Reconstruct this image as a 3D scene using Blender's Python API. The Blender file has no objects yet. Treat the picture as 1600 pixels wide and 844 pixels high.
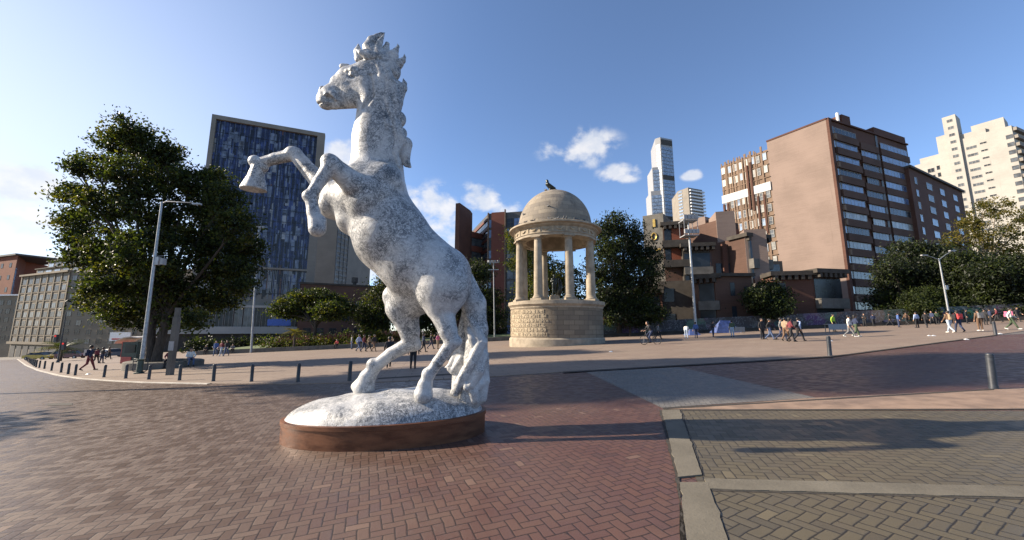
import bpy, math, random
import numpy as np
from mathutils import Vector, Matrix
R = math.radians
scene = bpy.context.scene
COL = scene.collection

# ------------------------------------------------------------------ camera, sky, sun, exposure
F = 610.0; PITCH = math.atan(0.1525); CT, ST = math.cos(PITCH), math.sin(PITCH)
H = 1.65; SLOPE = 0.045                       # eye height, cross fall of the square (it climbs to the right)
cam = bpy.data.cameras.new('camera'); cam.sensor_fit = 'HORIZONTAL'; cam.sensor_width = 36.0
cam.lens = F / 1600.0 * 36.0; cam.clip_start = 0.05; cam.clip_end = 6000
cam_o = bpy.data.objects.new('camera', cam); COL.objects.link(cam_o)
cam_o.location = (0, 0, H); cam_o.rotation_euler = (math.pi / 2 + PITCH, 0, 0); scene.camera = cam_o

SUN_EL = R(26.5); SUN_AZ = math.atan2(-1.0, 0.11)    # azimuth measured from +Y towards +X
sun_dir = Vector((math.sin(SUN_AZ) * math.cos(SUN_EL), math.cos(SUN_AZ) * math.cos(SUN_EL), math.sin(SUN_EL)))
sl = bpy.data.lights.new('sun', 'SUN'); sl.energy = 5.0; sl.angle = R(0.55); sl.color = (1.0, 0.87, 0.70)
so = bpy.data.objects.new('sun', sl); COL.objects.link(so)
so.rotation_euler = (-sun_dir).to_track_quat('-Z', 'Y').to_euler(); so.location = (-30, 8, 40)

scene.view_settings.view_transform = 'Standard'; scene.view_settings.look = 'None'
scene.view_settings.exposure = 1.26; scene.view_settings.gamma = 1.0
scene.view_settings.use_curve_mapping = False
try:
    scene.cycles.max_bounces = 5; scene.cycles.diffuse_bounces = 3; scene.cycles.glossy_bounces = 2
    scene.cycles.transmission_bounces = 2; scene.cycles.transparent_max_bounces = 4
    scene.cycles.use_denoising = True; scene.cycles.sample_clamp_indirect = 6
except Exception:
    pass

class NG:                                      # tiny node-graph helper
    def __init__(s, nt): s.nt = nt
    def n(s, t, **kw):
        nd = s.nt.nodes.new(t)
        for k, v in kw.items(): setattr(nd, k, v)
        return nd
    def put(s, sock, v):
        if hasattr(v, 'is_output'): s.nt.links.new(v, sock)
        else: sock.default_value = v
    def m(s, op, a, b=None, c=None, clamp=False):
        nd = s.n('ShaderNodeMath', operation=op); nd.use_clamp = clamp
        s.put(nd.inputs[0], a)
        if b is not None: s.put(nd.inputs[1], b)
        if c is not None: s.put(nd.inputs[2], c)
        return nd.outputs[0]
    def vm(s, op, a, b=None):
        nd = s.n('ShaderNodeVectorMath', operation=op); s.put(nd.inputs[0], a)
        if b is not None: s.put(nd.inputs[1], b)
        return nd.outputs[0]
    def mix(s, fac, a, b, blend='MIX'):
        nd = s.n('ShaderNodeMixRGB', blend_type=blend); s.put(nd.inputs[0], fac)
        s.put(nd.inputs[1], a if hasattr(a, 'is_output') else (*a, 1)); s.put(nd.inputs[2], b if hasattr(b, 'is_output') else (*b, 1))
        return nd.outputs[0]
    def noise(s, vec, scale, detail=4, rough=0.55, dist=0.0):
        nd = s.n('ShaderNodeTexNoise'); s.put(nd.inputs['Vector'], vec)
        nd.inputs['Scale'].default_value = scale; nd.inputs['Detail'].default_value = detail
        nd.inputs['Roughness'].default_value = rough; nd.inputs['Distortion'].default_value = dist
        return nd.outputs[0]
    def rng(s, v, a, b, c=0.0, d=1.0, smooth=True):
        nd = s.n('ShaderNodeMapRange'); nd.interpolation_type = 'SMOOTHSTEP' if smooth else 'LINEAR'
        s.put(nd.inputs[0], v)
        for i, x in enumerate((a, b, c, d)): nd.inputs[i + 1].default_value = x
        return nd.outputs[0]

def px_dir(px, py):
    r = (px - 800) / F; u = (422 - py) / F
    return (r, CT - u * ST, ST + u * CT)

# sky: Nishita plus a few wind-torn clouds set by compass bearing and height angle
w = bpy.data.worlds.new('World'); scene.world = w; w.use_nodes = True
g = NG(w.node_tree); w.node_tree.nodes.clear()
sky = g.n('ShaderNodeTexSky', sky_type='NISHITA'); sky.sun_disc = False
sky.sun_elevation = SUN_EL; sky.sun_rotation = SUN_AZ
sky.altitude = 2600; sky.air_density = 1.0; sky.dust_density = 2.2; sky.ozone_density = 3.5
tc = g.n('ShaderNodeTexCoord'); sep = g.n('ShaderNodeSeparateXYZ'); g.put(sep.inputs[0], tc.outputs['Generated'])
X, Y_, Z_ = sep.outputs
az = g.m('ARCTAN2', X, Y_); el = g.m('ARCSINE', Z_)
cl = None
for (cx, cy, rx, ry) in [(35, 275, 100, 36), (60, 350, 160, 30), (20, 300, 60, 26), (690, 325, 80, 40), (755, 315, 70, 32), (540, 262, 50, 50), (660, 360, 90, 60),
                         (905, 232, 70, 30), (968, 272, 40, 18), (640, 470, 320, 26), (60, 440, 200, 50), (1082, 274, 22, 9), (565, 380, 80, 90)]:
    d = px_dir(cx, cy); L = math.sqrt(sum(q * q for q in d)); A = math.atan2(d[0], d[1]); E = math.asin(d[2] / L)
    rx *= 1.25; ry *= 1.25; wa = rx / F * math.cos(A) ** 2; we = ry / F * math.cos(A)
    q = g.m('ADD', g.m('POWER', g.m('MULTIPLY', g.m('SUBTRACT', az, A), 1 / wa), 2.0), g.m('POWER', g.m('MULTIPLY', g.m('SUBTRACT', el, E), 1 / we), 2.0))
    b = g.m('SUBTRACT', 1.0, g.m('SQRT', q), clamp=True)
    cl = b if cl is None else g.m('MAXIMUM', cl, b)
comb = g.n('ShaderNodeCombineXYZ'); g.put(comb.inputs[0], az); g.put(comb.inputs[1], g.m('MULTIPLY', el, 1.3))
nz = g.noise(comb.outputs[0], 12.0, 9, 0.56, 0.15); nz2 = g.noise(comb.outputs[0], 5.0, 3, 0.5)
dens = g.m('ADD', g.m('MULTIPLY', cl, 0.85), g.m('ADD', g.m('MULTIPLY', g.m('SUBTRACT', nz, 0.5), 2.6), g.m('MULTIPLY', g.m('SUBTRACT', nz2, 0.5), 1.1)))
fac = g.rng(dens, 0.16, 0.75, 0.0, 0.8)
fac = g.m('MULTIPLY', fac, g.rng(cl, 0.0, 0.4))
ccol = g.mix(g.rng(g.noise(comb.outputs[0], 16, 6), 0.35, 0.7), (3.9, 4.1, 4.5), (5.4, 5.2, 5.0))
hsv = g.n('ShaderNodeHueSaturation'); g.put(hsv.inputs['Color'], sky.outputs[0]); hsv.inputs['Saturation'].default_value = 0.97; hsv.inputs['Value'].default_value = 1.22
dp = g.n('ShaderNodeVectorMath', operation='DOT_PRODUCT'); g.put(dp.inputs[0], tc.outputs['Generated']); dp.inputs[1].default_value = tuple(sun_dir)
glow = g.m('MULTIPLY', g.rng(dp.outputs['Value'], 0.4, 1.05), g.rng(Z_, 0.75, 0.1, 0.2, 1.0))   # pale forward-scattered haze on the sun's side
skyc = g.mix(g.m('MULTIPLY', glow, 0.8), hsv.outputs[0], (5.2, 5.25, 5.3))
colr = g.mix(fac, skyc, ccol)
bg = g.n('ShaderNodeBackground'); g.put(bg.inputs[0], colr); bg.inputs[1].default_value = 0.085
out = g.n('ShaderNodeOutputWorld'); g.put(out.inputs[0], bg.outputs[0])

# ------------------------------------------------------------------ where things are
def gz(x, y=0.0):
    return SLOPE * max(-230.0, min(170.0, x))
def at(px, py, Y):
    d = px_dir(px, py); t = Y / d[1]
    return Vector((d[0] * t, Y, H + d[2] * t))
def gnd(px, py):
    d = px_dir(px, py); t = H / (SLOPE * d[0] - d[2])
    return Vector((d[0] * t, d[1] * t, H + d[2] * t))
def top(px, py, Z):
    d = px_dir(px, py); t = (Z - H) / d[2]
    return (d[0] * t, d[1] * t)
def depth(p):
    return p[1] * CT + (p[2] - H) * ST

# ------------------------------------------------------------------ object helpers
ORIG = {}
def link(o, parent=None):
    COL.objects.link(o)
    if parent is not None: o.parent = parent
    return o
def tag(o, label=None, cat=None, group=None, kind=None):
    if label: o['label'] = label
    if cat: o['category'] = cat
    if group: o['group'] = group
    if kind: o['kind'] = kind
    return o
def thing(name, label, cat, loc, group=None, rz=0.0):
    o = bpy.data.objects.new(name, None); link(o); o.location = loc; o.rotation_euler = (0, 0, rz)
    o.empty_display_size = 0.2
    tag(o, label, cat, group); ORIG[o.name] = Vector(loc) if rz == 0 else Vector((0, 0, 0))
    return o
def copy_tree(o, parent=None):
    c = o.copy(); COL.objects.link(c)
    if parent is not None:
        c.parent = parent
    for ch in o.children: copy_tree(ch, c)
    return c

class MB:
    def __init__(s): s.v = []; s.f = []; s.mi = []; s.cur = 0; s.cuts = []
    def mat(s, i): s.cur = i; return s
    def add(s, vs, fs):
        b = len(s.v); s.cuts.append((b, len(s.f))); s.v += [tuple(q) for q in vs]
        for f in fs: s.f.append(tuple(b + i for i in f)); s.mi.append(s.cur)
        return s
    def box(s, c, size, rz=0.0, M=None):
        hx, hy, hz = size[0] / 2, size[1] / 2, size[2] / 2
        vs = [Vector((x, y, z)) for z in (-hz, hz) for (x, y) in ((-hx, -hy), (hx, -hy), (hx, hy), (-hx, hy))]
        rot = M if M is not None else Matrix.Rotation(rz, 3, 'Z')
        return s.add([rot @ q + Vector(c) for q in vs], [(3, 2, 1, 0), (4, 5, 6, 7), (0, 1, 5, 4), (1, 2, 6, 5), (2, 3, 7, 6), (3, 0, 4, 7)])
    def prism(s, poly, z0, z1):               # poly counter-clockwise; z0/z1 numbers or functions of (x, y)
        f0 = z0 if callable(z0) else (lambda x, y: z0); f1 = z1 if callable(z1) else (lambda x, y: z1)
        a = sum(poly[i][0] * poly[(i + 1) % len(poly)][1] - poly[(i + 1) % len(poly)][0] * poly[i][1] for i in range(len(poly)))
        if a < 0: poly = poly[::-1]
        n = len(poly)
        vs = [(x, y, f0(x, y)) for x, y in poly] + [(x, y, f1(x, y)) for x, y in poly]
        return s.add(vs, [tuple(range(n))[::-1], tuple(range(n, 2 * n))] + [(i, (i + 1) % n, n + (i + 1) % n, n + i) for i in range(n)])
    def tube(s, pts, rad, n=8, caps=True):
        pts = [Vector(p) for p in pts]
        if not hasattr(rad, '__len__'): rad = [rad] * len(pts)
        rings = []; ref = None
        for i, p in enumerate(pts):
            t = (pts[min(i + 1, len(pts) - 1)] - pts[max(i - 1, 0)]).normalized()
            if ref is None: ref = Vector((0, 1, 0)) if abs(t.y) < 0.9 else Vector((1, 0, 0))
            u = (ref - t * ref.dot(t)).normalized(); ref = u; w_ = t.cross(u)
            rings.append([p + (u * math.cos(2 * math.pi * k / n) + w_ * math.sin(2 * math.pi * k / n)) * rad[i] for k in range(n)])
        vs = [q for r_ in rings for q in r_]; fs = []
        for i in range(len(pts) - 1):
            for k in range(n): fs.append((i * n + k, i * n + (k + 1) % n, (i + 1) * n + (k + 1) % n, (i + 1) * n + k))
        if caps: fs += [tuple(range(n))[::-1], tuple(range((len(pts) - 1) * n, len(pts) * n))]
        return s.add(vs, fs)
    def lathe(s, prof, c=(0, 0, 0), n=48, a0=0.0, a1=2 * math.pi):
        full = abs(a1 - a0 - 2 * math.pi) < 1e-6; m = n if full else n + 1; vs = []; fs = []
        for (r, z) in prof:
            for k in range(m):
                a = a0 + (a1 - a0) * k / n; vs.append((c[0] + r * math.cos(a), c[1] + r * math.sin(a), c[2] + z))
        for i in range(len(prof) - 1):
            for k in range(n):
                k2 = (k + 1) % m
                fs.append((i * m + k, i * m + k2, (i + 1) * m + k2, (i + 1) * m + k))
        return s.add(vs, fs)
    def build(s, name, mats, parent=None, smooth=False, sharp=None, local=False):
        me = bpy.data.meshes.new(name); off = Vector((0, 0, 0))
        if parent is not None and not local:
            r_ = parent
            while r_.parent is not None: r_ = r_.parent
            off = ORIG.get(r_.name, Vector((0, 0, 0)))
        me.from_pydata([(q[0] - off[0], q[1] - off[1], q[2] - off[2]) for q in s.v], [], s.f)
        if not isinstance(mats, (list, tuple)): mats = [mats]
        for m_ in mats: me.materials.append(m_)
        me.polygons.foreach_set('material_index', s.mi)
        if smooth:
            me.polygons.foreach_set('use_smooth', [True] * len(s.f))
            if sharp: me.set_sharp_from_angle(angle=R(sharp))
        me.update()
        return link(bpy.data.objects.new(name, me), parent)

def build_each(mb, name, mats, parent, smooth=False):
    # every separate piece becomes a part of its own
    cs = mb.cuts + [(len(mb.v), len(mb.f))]
    for (v0, f0), (v1, f1) in zip(cs, cs[1:]):
        q = MB(); q.v = mb.v[v0:v1]; q.f = [tuple(i - v0 for i in f) for f in mb.f[f0:f1]]; q.mi = mb.mi[f0:f1]; q.build(name, mats, parent, smooth, 35 if smooth else None)

def np_mesh(name, V, Fq, mats, mi=None, smooth=False, parent=None):
    me = bpy.data.meshes.new(name); k = Fq.shape[1]
    me.vertices.add(len(V)); me.vertices.foreach_set('co', np.asarray(V, np.float32).ravel())
    me.loops.add(len(Fq) * k); me.loops.foreach_set('vertex_index', np.asarray(Fq, np.int32).ravel())
    me.polygons.add(len(Fq)); me.polygons.foreach_set('loop_start', np.arange(0, len(Fq) * k, k, dtype=np.int32))
    me.polygons.foreach_set('loop_total', np.full(len(Fq), k, np.int32))
    for m_ in mats: me.materials.append(m_)
    if mi is not None: me.polygons.foreach_set('material_index', np.asarray(mi, np.int32))
    me.polygons.foreach_set('use_smooth', np.full(len(Fq), smooth, bool))
    me.update(calc_edges=True); me.validate()
    return link(bpy.data.objects.new(name, me), parent)

# ------------------------------------------------------------------ sculpting: smooth blended solids -> one continuous skin
class SDF:
    def __init__(s, lo, hi, h):
        s.lo = np.array(lo, np.float32); s.h = h
        s.n = np.ceil((np.array(hi) - s.lo) / h).astype(int) + 1
        s.d = np.full(tuple(s.n), 1.0, np.float32); s.id = np.zeros(tuple(s.n), np.int16)
    def _box(s, lo, hi):
        a = np.maximum(np.floor((np.array(lo) - s.lo) / s.h).astype(int), 0); b = np.minimum(np.ceil((np.array(hi) - s.lo) / s.h).astype(int) + 1, s.n)
        sl_ = tuple(slice(a[i], max(a[i], b[i])) for i in range(3))
        ax = [(s.lo[i] + s.h * np.arange(a[i], max(a[i], b[i]))).astype(np.float32) for i in range(3)]
        return sl_, ax[0][:, None, None], ax[1][None, :, None], ax[2][None, None, :]
    def cone(s, a, b, ra, rb, sy=1.0, k=0.08, idn=0, cut=False, sx=1.0):
        a = np.array(a, np.float32); b = np.array(b, np.float32); rm = max(ra, rb) * max(1.0, sy, sx) + k + 3 * s.h
        sl_, x, y, z = s._box(np.minimum(a, b) - rm, np.maximum(a, b) + rm)
        if s.d[sl_].size == 0: return
        ab = b - a; sc = np.array([1 / sx, 1 / sy, 1.0], np.float32)
        A = ab * sc; L2 = float((A * A).sum()) + 1e-9
        px_, py_, pz_ = (x - a[0]) * sc[0], (y - a[1]) * sc[1], (z - a[2])
        t = np.clip((px_ * A[0] + py_ * A[1] + pz_ * A[2]) / L2, 0, 1)
        d = np.sqrt((px_ - A[0] * t) ** 2 + (py_ - A[1] * t) ** 2 + (pz_ - A[2] * t) ** 2) - (ra + (rb - ra) * t)
        d *= min(1.0, sy, sx) ** 0.5
        cur = s.d[sl_]
        if cut:
            e = -d; hh = np.maximum(k - np.abs(cur - e), 0) / k; s.d[sl_] = np.maximum(cur, e) + hh * hh * k / 4
        else:
            hh = np.maximum(k - np.abs(cur - d), 0) / k
            s.id[sl_] = np.where(d < cur, idn, s.id[sl_]); s.d[sl_] = np.minimum(cur, d) - hh * hh * k / 4
    def plane_cut(s, c, nrm, rad):             # removes what lies past the plane, inside a ball
        c = np.array(c, np.float32); nrm = np.array(nrm, np.float32); nrm = nrm / np.linalg.norm(nrm)
        sl_, x, y, z = s._box(c - rad, c + rad)
        p = (x - c[0]) * nrm[0] + (y - c[1]) * nrm[1] + (z - c[2]) * nrm[2]
        s.d[sl_] = np.maximum(s.d[sl_], p)
    def mesh(s):
        d = s.d; nx, ny, nz_ = d.shape; sg = d < 0
        offs = [(i, j, k) for i in (0, 1) for j in (0, 1) for k in (0, 1)]
        cnt = np.zeros((nx - 1, ny - 1, nz_ - 1), np.int8)
        for o in offs: cnt += sg[o[0]:nx - 1 + o[0], o[1]:ny - 1 + o[1], o[2]:nz_ - 1 + o[2]]
        I = np.argwhere((cnt > 0) & (cnt < 8)); idx = np.full(cnt.shape, -1, np.int32); idx[I[:, 0], I[:, 1], I[:, 2]] = np.arange(len(I))
        acc = np.zeros((len(I), 3)); num = np.zeros(len(I))
        for o in offs:
            for ax in range(3):
                if o[ax]: continue
                o2 = list(o); o2[ax] = 1
                a = d[I[:, 0] + o[0], I[:, 1] + o[1], I[:, 2] + o[2]]; b = d[I[:, 0] + o2[0], I[:, 1] + o2[1], I[:, 2] + o2[2]]
                m_ = (a < 0) != (b < 0); t = np.where(m_, a / np.where(m_, a - b, 1), 0)
                p = np.repeat(np.array(o, float)[None], len(I), 0); p[:, ax] = t
                acc += p * m_[:, None]; num += m_
        V = s.lo + s.h * (I + acc / num[:, None]); fs = []
        for ax in range(3):
            u, v = [(1, 2), (2, 0), (0, 1)][ax]
            a = [slice(None)] * 3; b = [slice(None)] * 3; a[ax] = slice(0, -1); b[ax] = slice(1, None)
            sa, sb = sg[tuple(a)], sg[tuple(b)]; E = np.argwhere(sa != sb)
            E = E[(E[:, u] > 0) & (E[:, v] > 0) & (E[:, u] < d.shape[u] - 1) & (E[:, v] < d.shape[v] - 1)]
            def c(du, dv):
                q = E.copy(); q[:, u] -= du; q[:, v] -= dv; return idx[q[:, 0], q[:, 1], q[:, 2]]
            Q = np.stack([c(1, 1), c(0, 1), c(0, 0), c(1, 0)], 1); ins = sa[E[:, 0], E[:, 1], E[:, 2]]
            Q[~ins] = Q[~ins][:, ::-1]; fs.append(Q)
        vid = s.id[I[:, 0], I[:, 1], I[:, 2]]
        return V, np.concatenate(fs), vid
# ------------------------------------------------------------------ materials (all procedural)
def new_mat(name):
    m = bpy.data.materials.new(name); m.use_nodes = True; nt = m.node_tree; g = NG(nt)
    b = nt.nodes['Principled BSDF']; return m, g, b
def geo_pos(g): return g.n('ShaderNodeNewGeometry').outputs['Position']
def obj_pos(g): return g.n('ShaderNodeTexCoord').outputs['Object']
def bump(g, b, hgt, strength=0.3, dist=0.02):
    nd = g.n('ShaderNodeBump'); nd.inputs['Strength'].default_value = strength; nd.inputs['Distance'].default_value = dist
    g.put(nd.inputs['Height'], hgt); g.put(b.inputs['Normal'], nd.outputs[0]); return nd
def plain(name, col, rough=0.6, var=0.25, scale=3.0, metal=0.0, spec=0.5, bmp=0.0, stretch=None, pos=geo_pos):
    m, g, b = new_mat(name); p = pos(g)
    if stretch: p = g.vm('MULTIPLY', p, stretch)
    n1 = g.noise(p, scale, 6, 0.6)
    c0 = tuple(x * (1 - var) for x in col); c1 = tuple(min(1, x * (1 + var)) for x in col)
    g.put(b.inputs['Base Color'], g.mix(g.rng(n1, 0.3, 0.7), c0, c1))
    b.inputs['Roughness'].default_value = rough; b.inputs['Metallic'].default_value = metal
    b.inputs['Specular IOR Level'].default_value = spec
    if bmp: bump(g, b, n1, bmp)
    return m
def brick_wall(name, col, var=0.16, rough=0.85):
    # weathered brickwork: broad blotches, course streaks, fine grain
    m, g, b = new_mat(name); p = geo_pos(g)
    a = g.noise(p, 0.22, 4, 0.5); s = g.noise(g.vm('MULTIPLY', p, (0.35, 0.35, 5.0)), 1.0, 5, 0.65); f = g.noise(p, 6.0, 3, 0.6)
    v = g.m('ADD', g.m('ADD', g.m('MULTIPLY', a, 0.5), g.m('MULTIPLY', s, 0.35)), g.m('MULTIPLY', f, 0.25))
    c0 = tuple(x * (1 - var * 1.3) for x in col); c1 = tuple(min(1, x * (1 + var)) for x in col)
    c = g.mix(g.rng(v, 0.4, 0.68), c0, c1)
    st = g.rng(g.noise(g.vm('MULTIPLY', p, (1.6, 1.6, 0.12)), 1.0, 4, 0.6), 0.62, 0.8, 0, 0.35)
    g.put(b.inputs['Base Color'], g.mix(st, c, tuple(x * 0.55 for x in col)))
    b.inputs['Roughness'].default_value = rough; b.inputs['Specular IOR Level'].default_value = 0.2
    bump(g, b, f, 0.2, 0.03); return m
def glass_mat(name, col, rough=0.08, spec=0.8):
    m, g, b = new_mat(name); p = geo_pos(g)
    n1 = g.noise(p, 0.7, 3, 0.5)
    g.put(b.inputs['Base Color'], g.mix(g.rng(n1, 0.35, 0.65), tuple(x * 0.6 for x in col), tuple(min(1, x * 1.3) for x in col)))
    b.inputs['Roughness'].default_value = rough; b.inputs['Specular IOR Level'].default_value = spec
    bump(g, b, g.noise(p, 0.35, 2, 0.4), 0.12, 0.3); return m
def leaf_mat(name, col, trans=0.45):
    m = bpy.data.materials.new(name); m.use_nodes = True; nt = m.node_tree; nt.nodes.clear(); g = NG(nt)
    p = geo_pos(g); n1 = g.noise(p, 0.9, 4, 0.6); n2 = g.noise(p, 9.0, 2, 0.5)
    f = g.m('ADD', g.m('MULTIPLY', n1, 0.6), g.m('MULTIPLY', n2, 0.4))
    c = g.mix(g.rng(f, 0.35, 0.65), tuple(x * 0.55 for x in col), tuple(x * 1.45 for x in col))
    ct = g.mix(1.0, c, (1.15, 1.25, 0.42), 'MULTIPLY')
    d = g.n('ShaderNodeBsdfPrincipled'); g.put(d.inputs['Base Color'], c); d.inputs['Roughness'].default_value = 0.5; d.inputs['Specular IOR Level'].default_value = 0.22
    t = g.n('ShaderNodeBsdfTranslucent'); g.put(t.inputs[0], ct)
    mx = g.n('ShaderNodeMixShader'); mx.inputs[0].default_value = trans
    g.put(mx.inputs[1], d.outputs[0]); g.put(mx.inputs[2], t.outputs[0])
    o = g.n('ShaderNodeOutputMaterial'); g.put(o.inputs[0], mx.outputs[0]); return m

def herringbone(name, unit, rot, ca, cb, joint, wear=None, blend=None, bump_s=0.55):
    """bricks two units long laid in herringbone; ca/cb brick tones, joint colour"""
    m, g, b = new_mat(name); P = geo_pos(g)
    mp = g.n('ShaderNodeMapping'); mp.inputs['Rotation'].default_value = (0, 0, rot); mp.inputs['Scale'].default_value = (1 / unit, 1 / unit, 0)
    wob = g.n('ShaderNodeTexNoise'); g.put(wob.inputs['Vector'], P); wob.inputs['Scale'].default_value = 5.0
    off = g.vm('MULTIPLY', g.vm('SUBTRACT', wob.outputs['Color'], (0.5, 0.5, 0.5)), (0.03, 0.03, 0))
    g.put(mp.inputs['Vector'], g.vm('ADD', P, off))
    sp = g.n('ShaderNodeSeparateXYZ'); g.put(sp.inputs[0], mp.outputs[0]); u, v = sp.outputs[0], sp.outputs[1]
    i, j = g.m('FLOOR', u), g.m('FLOOR', v); du, dv = g.m('SUBTRACT', u, i), g.m('SUBTRACT', v, j)
    k = g.m('FLOORED_MODULO', g.m('SUBTRACT', i, j), 4.0)
    is1 = g.m('COMPARE', k, 1.0, 0.1); is2 = g.m('COMPARE', k, 2.0, 0.1); vert = g.m('GREATER_THAN', k, 1.5)
    inv = g.m('SUBTRACT', 1.0, vert)
    along = g.m('ADD', g.m('ADD', g.m('MULTIPLY', du, inv), g.m('MULTIPLY', dv, vert)), g.m('ADD', is1, is2))
    acr = g.m('ADD', g.m('MULTIPLY', dv, inv), g.m('MULTIPLY', du, vert))
    ed = g.m('MINIMUM', g.m('MINIMUM', along, g.m('SUBTRACT', 2.0, along)), g.m('MINIMUM', acr, g.m('SUBTRACT', 1.0, acr)))
    cb_ = g.n('ShaderNodeCombineXYZ'); g.put(cb_.inputs[0], g.m('SUBTRACT', i, is1)); g.put(cb_.inputs[1], g.m('SUBTRACT', j, is2))
    wn = g.n('ShaderNodeTexWhiteNoise', noise_dimensions='2D'); g.put(wn.inputs['Vector'], cb_.outputs[0]); rnd = wn.outputs['Value']
    big = g.noise(P, 0.35, 5, 0.6); fine = g.noise(P, 38, 4, 0.7); mid = g.noise(P, 3.0, 5, 0.65)
    t = g.m('ADD', g.m('MULTIPLY', rnd, 0.24), g.m('MULTIPLY', mid, 0.6))
    c = g.mix(t, ca, cb)
    odd = g.m('GREATER_THAN', rnd, 0.985); odd2 = g.m('LESS_THAN', rnd, 0.018)
    if blend:                                  # second pair of brick tones, blended in towards one side of the square
        sx = g.n('ShaderNodeSeparateXYZ'); g.put(sx.inputs[0], P)
        q = g.m('ADD', g.m('ADD', sx.outputs[0], g.m('MULTIPLY', sx.outputs[1], blend[2])), g.m('MULTIPLY', g.m('SUBTRACT', g.noise(P, 0.6, 5, 0.7), 0.5), 5.0))
        c = g.mix(g.rng(q, blend[0], blend[1]), c, g.mix(t, blend[3], blend[4]))
    c = g.mix(g.rng(big, 0.35, 0.7, 0, 0.38), c, wear or (0.30, 0.26, 0.22))
    c = g.mix(g.rng(fine, 0.55, 0.75, 0, 0.35), c, tuple(x * 0.5 for x in ca))
    c = g.mix(g.m('MULTIPLY', odd, 0.45), c, tuple(min(1, x * 1.35) for x in cb)); c = g.mix(g.m('MULTIPLY', odd2, 0.28), c, tuple(x * 0.55 for x in ca))
    gv = g.n('ShaderNodeTexVoronoi'); g.put(gv.inputs['Vector'], P); gv.inputs['Scale'].default_value = 1.7
    c = g.mix(g.rng(gv.outputs['Distance'], 0.02, 0.05, 0.55, 0.0), c, tuple(x * 0.4 for x in ca))
    stain = g.rng(g.noise(P, 0.9, 7, 0.7, 0.6), 0.58, 0.72, 0, 0.22)
    c = g.mix(stain, c, tuple(x * 0.45 for x in ca))
    jw = g.m('ADD', 0.055, g.m('MULTIPLY', mid, 0.055))
    jm = g.m('SUBTRACT', 1.0, g.m('DIVIDE', ed, jw), clamp=True)
    jm2 = g.m('POWER', jm, 0.65)
    g.put(b.inputs['Base Color'], g.mix(jm2, c, joint))
    hgt = g.m('ADD', g.m('ADD', g.m('MULTIPLY', g.rng(ed, 0.0, 0.16), 0.38), g.m('MULTIPLY', rnd, 0.05)), g.m('MULTIPLY', fine, 0.3))
    bump(g, b, hgt, bump_s * 0.8, 0.008)
    g.put(b.inputs['Roughness'], g.rng(g.m('ADD', rnd, mid), 0.5, 1.6, 0.36, 0.62))
    b.inputs['Specular IOR Level'].default_value = 0.4
    return m

M = {}
M['brick_road'] = herringbone('brick_road', 0.1, R(-20), (0.0885, 0.0614, 0.0459), (0.1263, 0.0837, 0.0622), (0.0131, 0.0096, 0.0077), wear=(0.1296, 0.0922, 0.0693),
                              blend=(-2.6, 0.6, 0.10, (0.0757, 0.0351, 0.0273), (0.1101, 0.0539, 0.0408)))
M['olive_pavers'] = herringbone('olive_pavers', 0.105, R(16), (0.0789, 0.0656, 0.0413), (0.1078, 0.0894, 0.0568), (0.0115, 0.0101, 0.0077), wear=(0.1108, 0.0912, 0.0602), bump_s=0.6)
M['olive_pavers_diagonal'] = herringbone('olive_pavers_diagonal', 0.105, R(59), (0.0752, 0.0629, 0.0396), (0.1041, 0.0857, 0.0542), (0.0077, 0.0064, 0.0052), wear=(0.1060, 0.0875, 0.0585), bump_s=0.7)
M['grey_pavers'] = herringbone('grey_pavers', 0.1, R(16), (0.1286, 0.1196, 0.1074), (0.1621, 0.1521, 0.1364), (0.0503, 0.0469, 0.0425), wear=(0.1565, 0.1453, 0.1320), bump_s=0.4)
def concrete(name, col, cracks=True, rough=0.85):
    m, g, b = new_mat(name); P = geo_pos(g)
    a = g.noise(P, 1.1, 6, 0.65); f = g.noise(P, 30, 4, 0.7)
    c = g.mix(g.rng(a, 0.3, 0.7), tuple(x * 0.72 for x in col), tuple(x * 1.15 for x in col))
    c = g.mix(g.rng(f, 0.5, 0.75, 0, 0.4), c, tuple(x * 0.6 for x in col))
    g.put(b.inputs['Base Color'], c); b.inputs['Roughness'].default_value = rough; b.inputs['Specular IOR Level'].default_value = 0.25
    bump(g, b, g.m('ADD', f, g.m('MULTIPLY', a, 0.6)), 0.35, 0.015); return m
M['concrete_kerb'] = concrete('concrete_kerb', (0.1290, 0.1152, 0.0903))
M['pale_kerb'] = concrete('pale_kerb', (0.4300, 0.3956, 0.3440))
M['concrete'] = concrete('concrete', (0.1290, 0.1187, 0.1032))
M['dark_concrete'] = concrete('dark_concrete', (0.0559, 0.0482, 0.0404))
M['soil'] = plain('soil', (0.03, 0.025, 0.02), 0.95, 0.5, 20)
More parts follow.
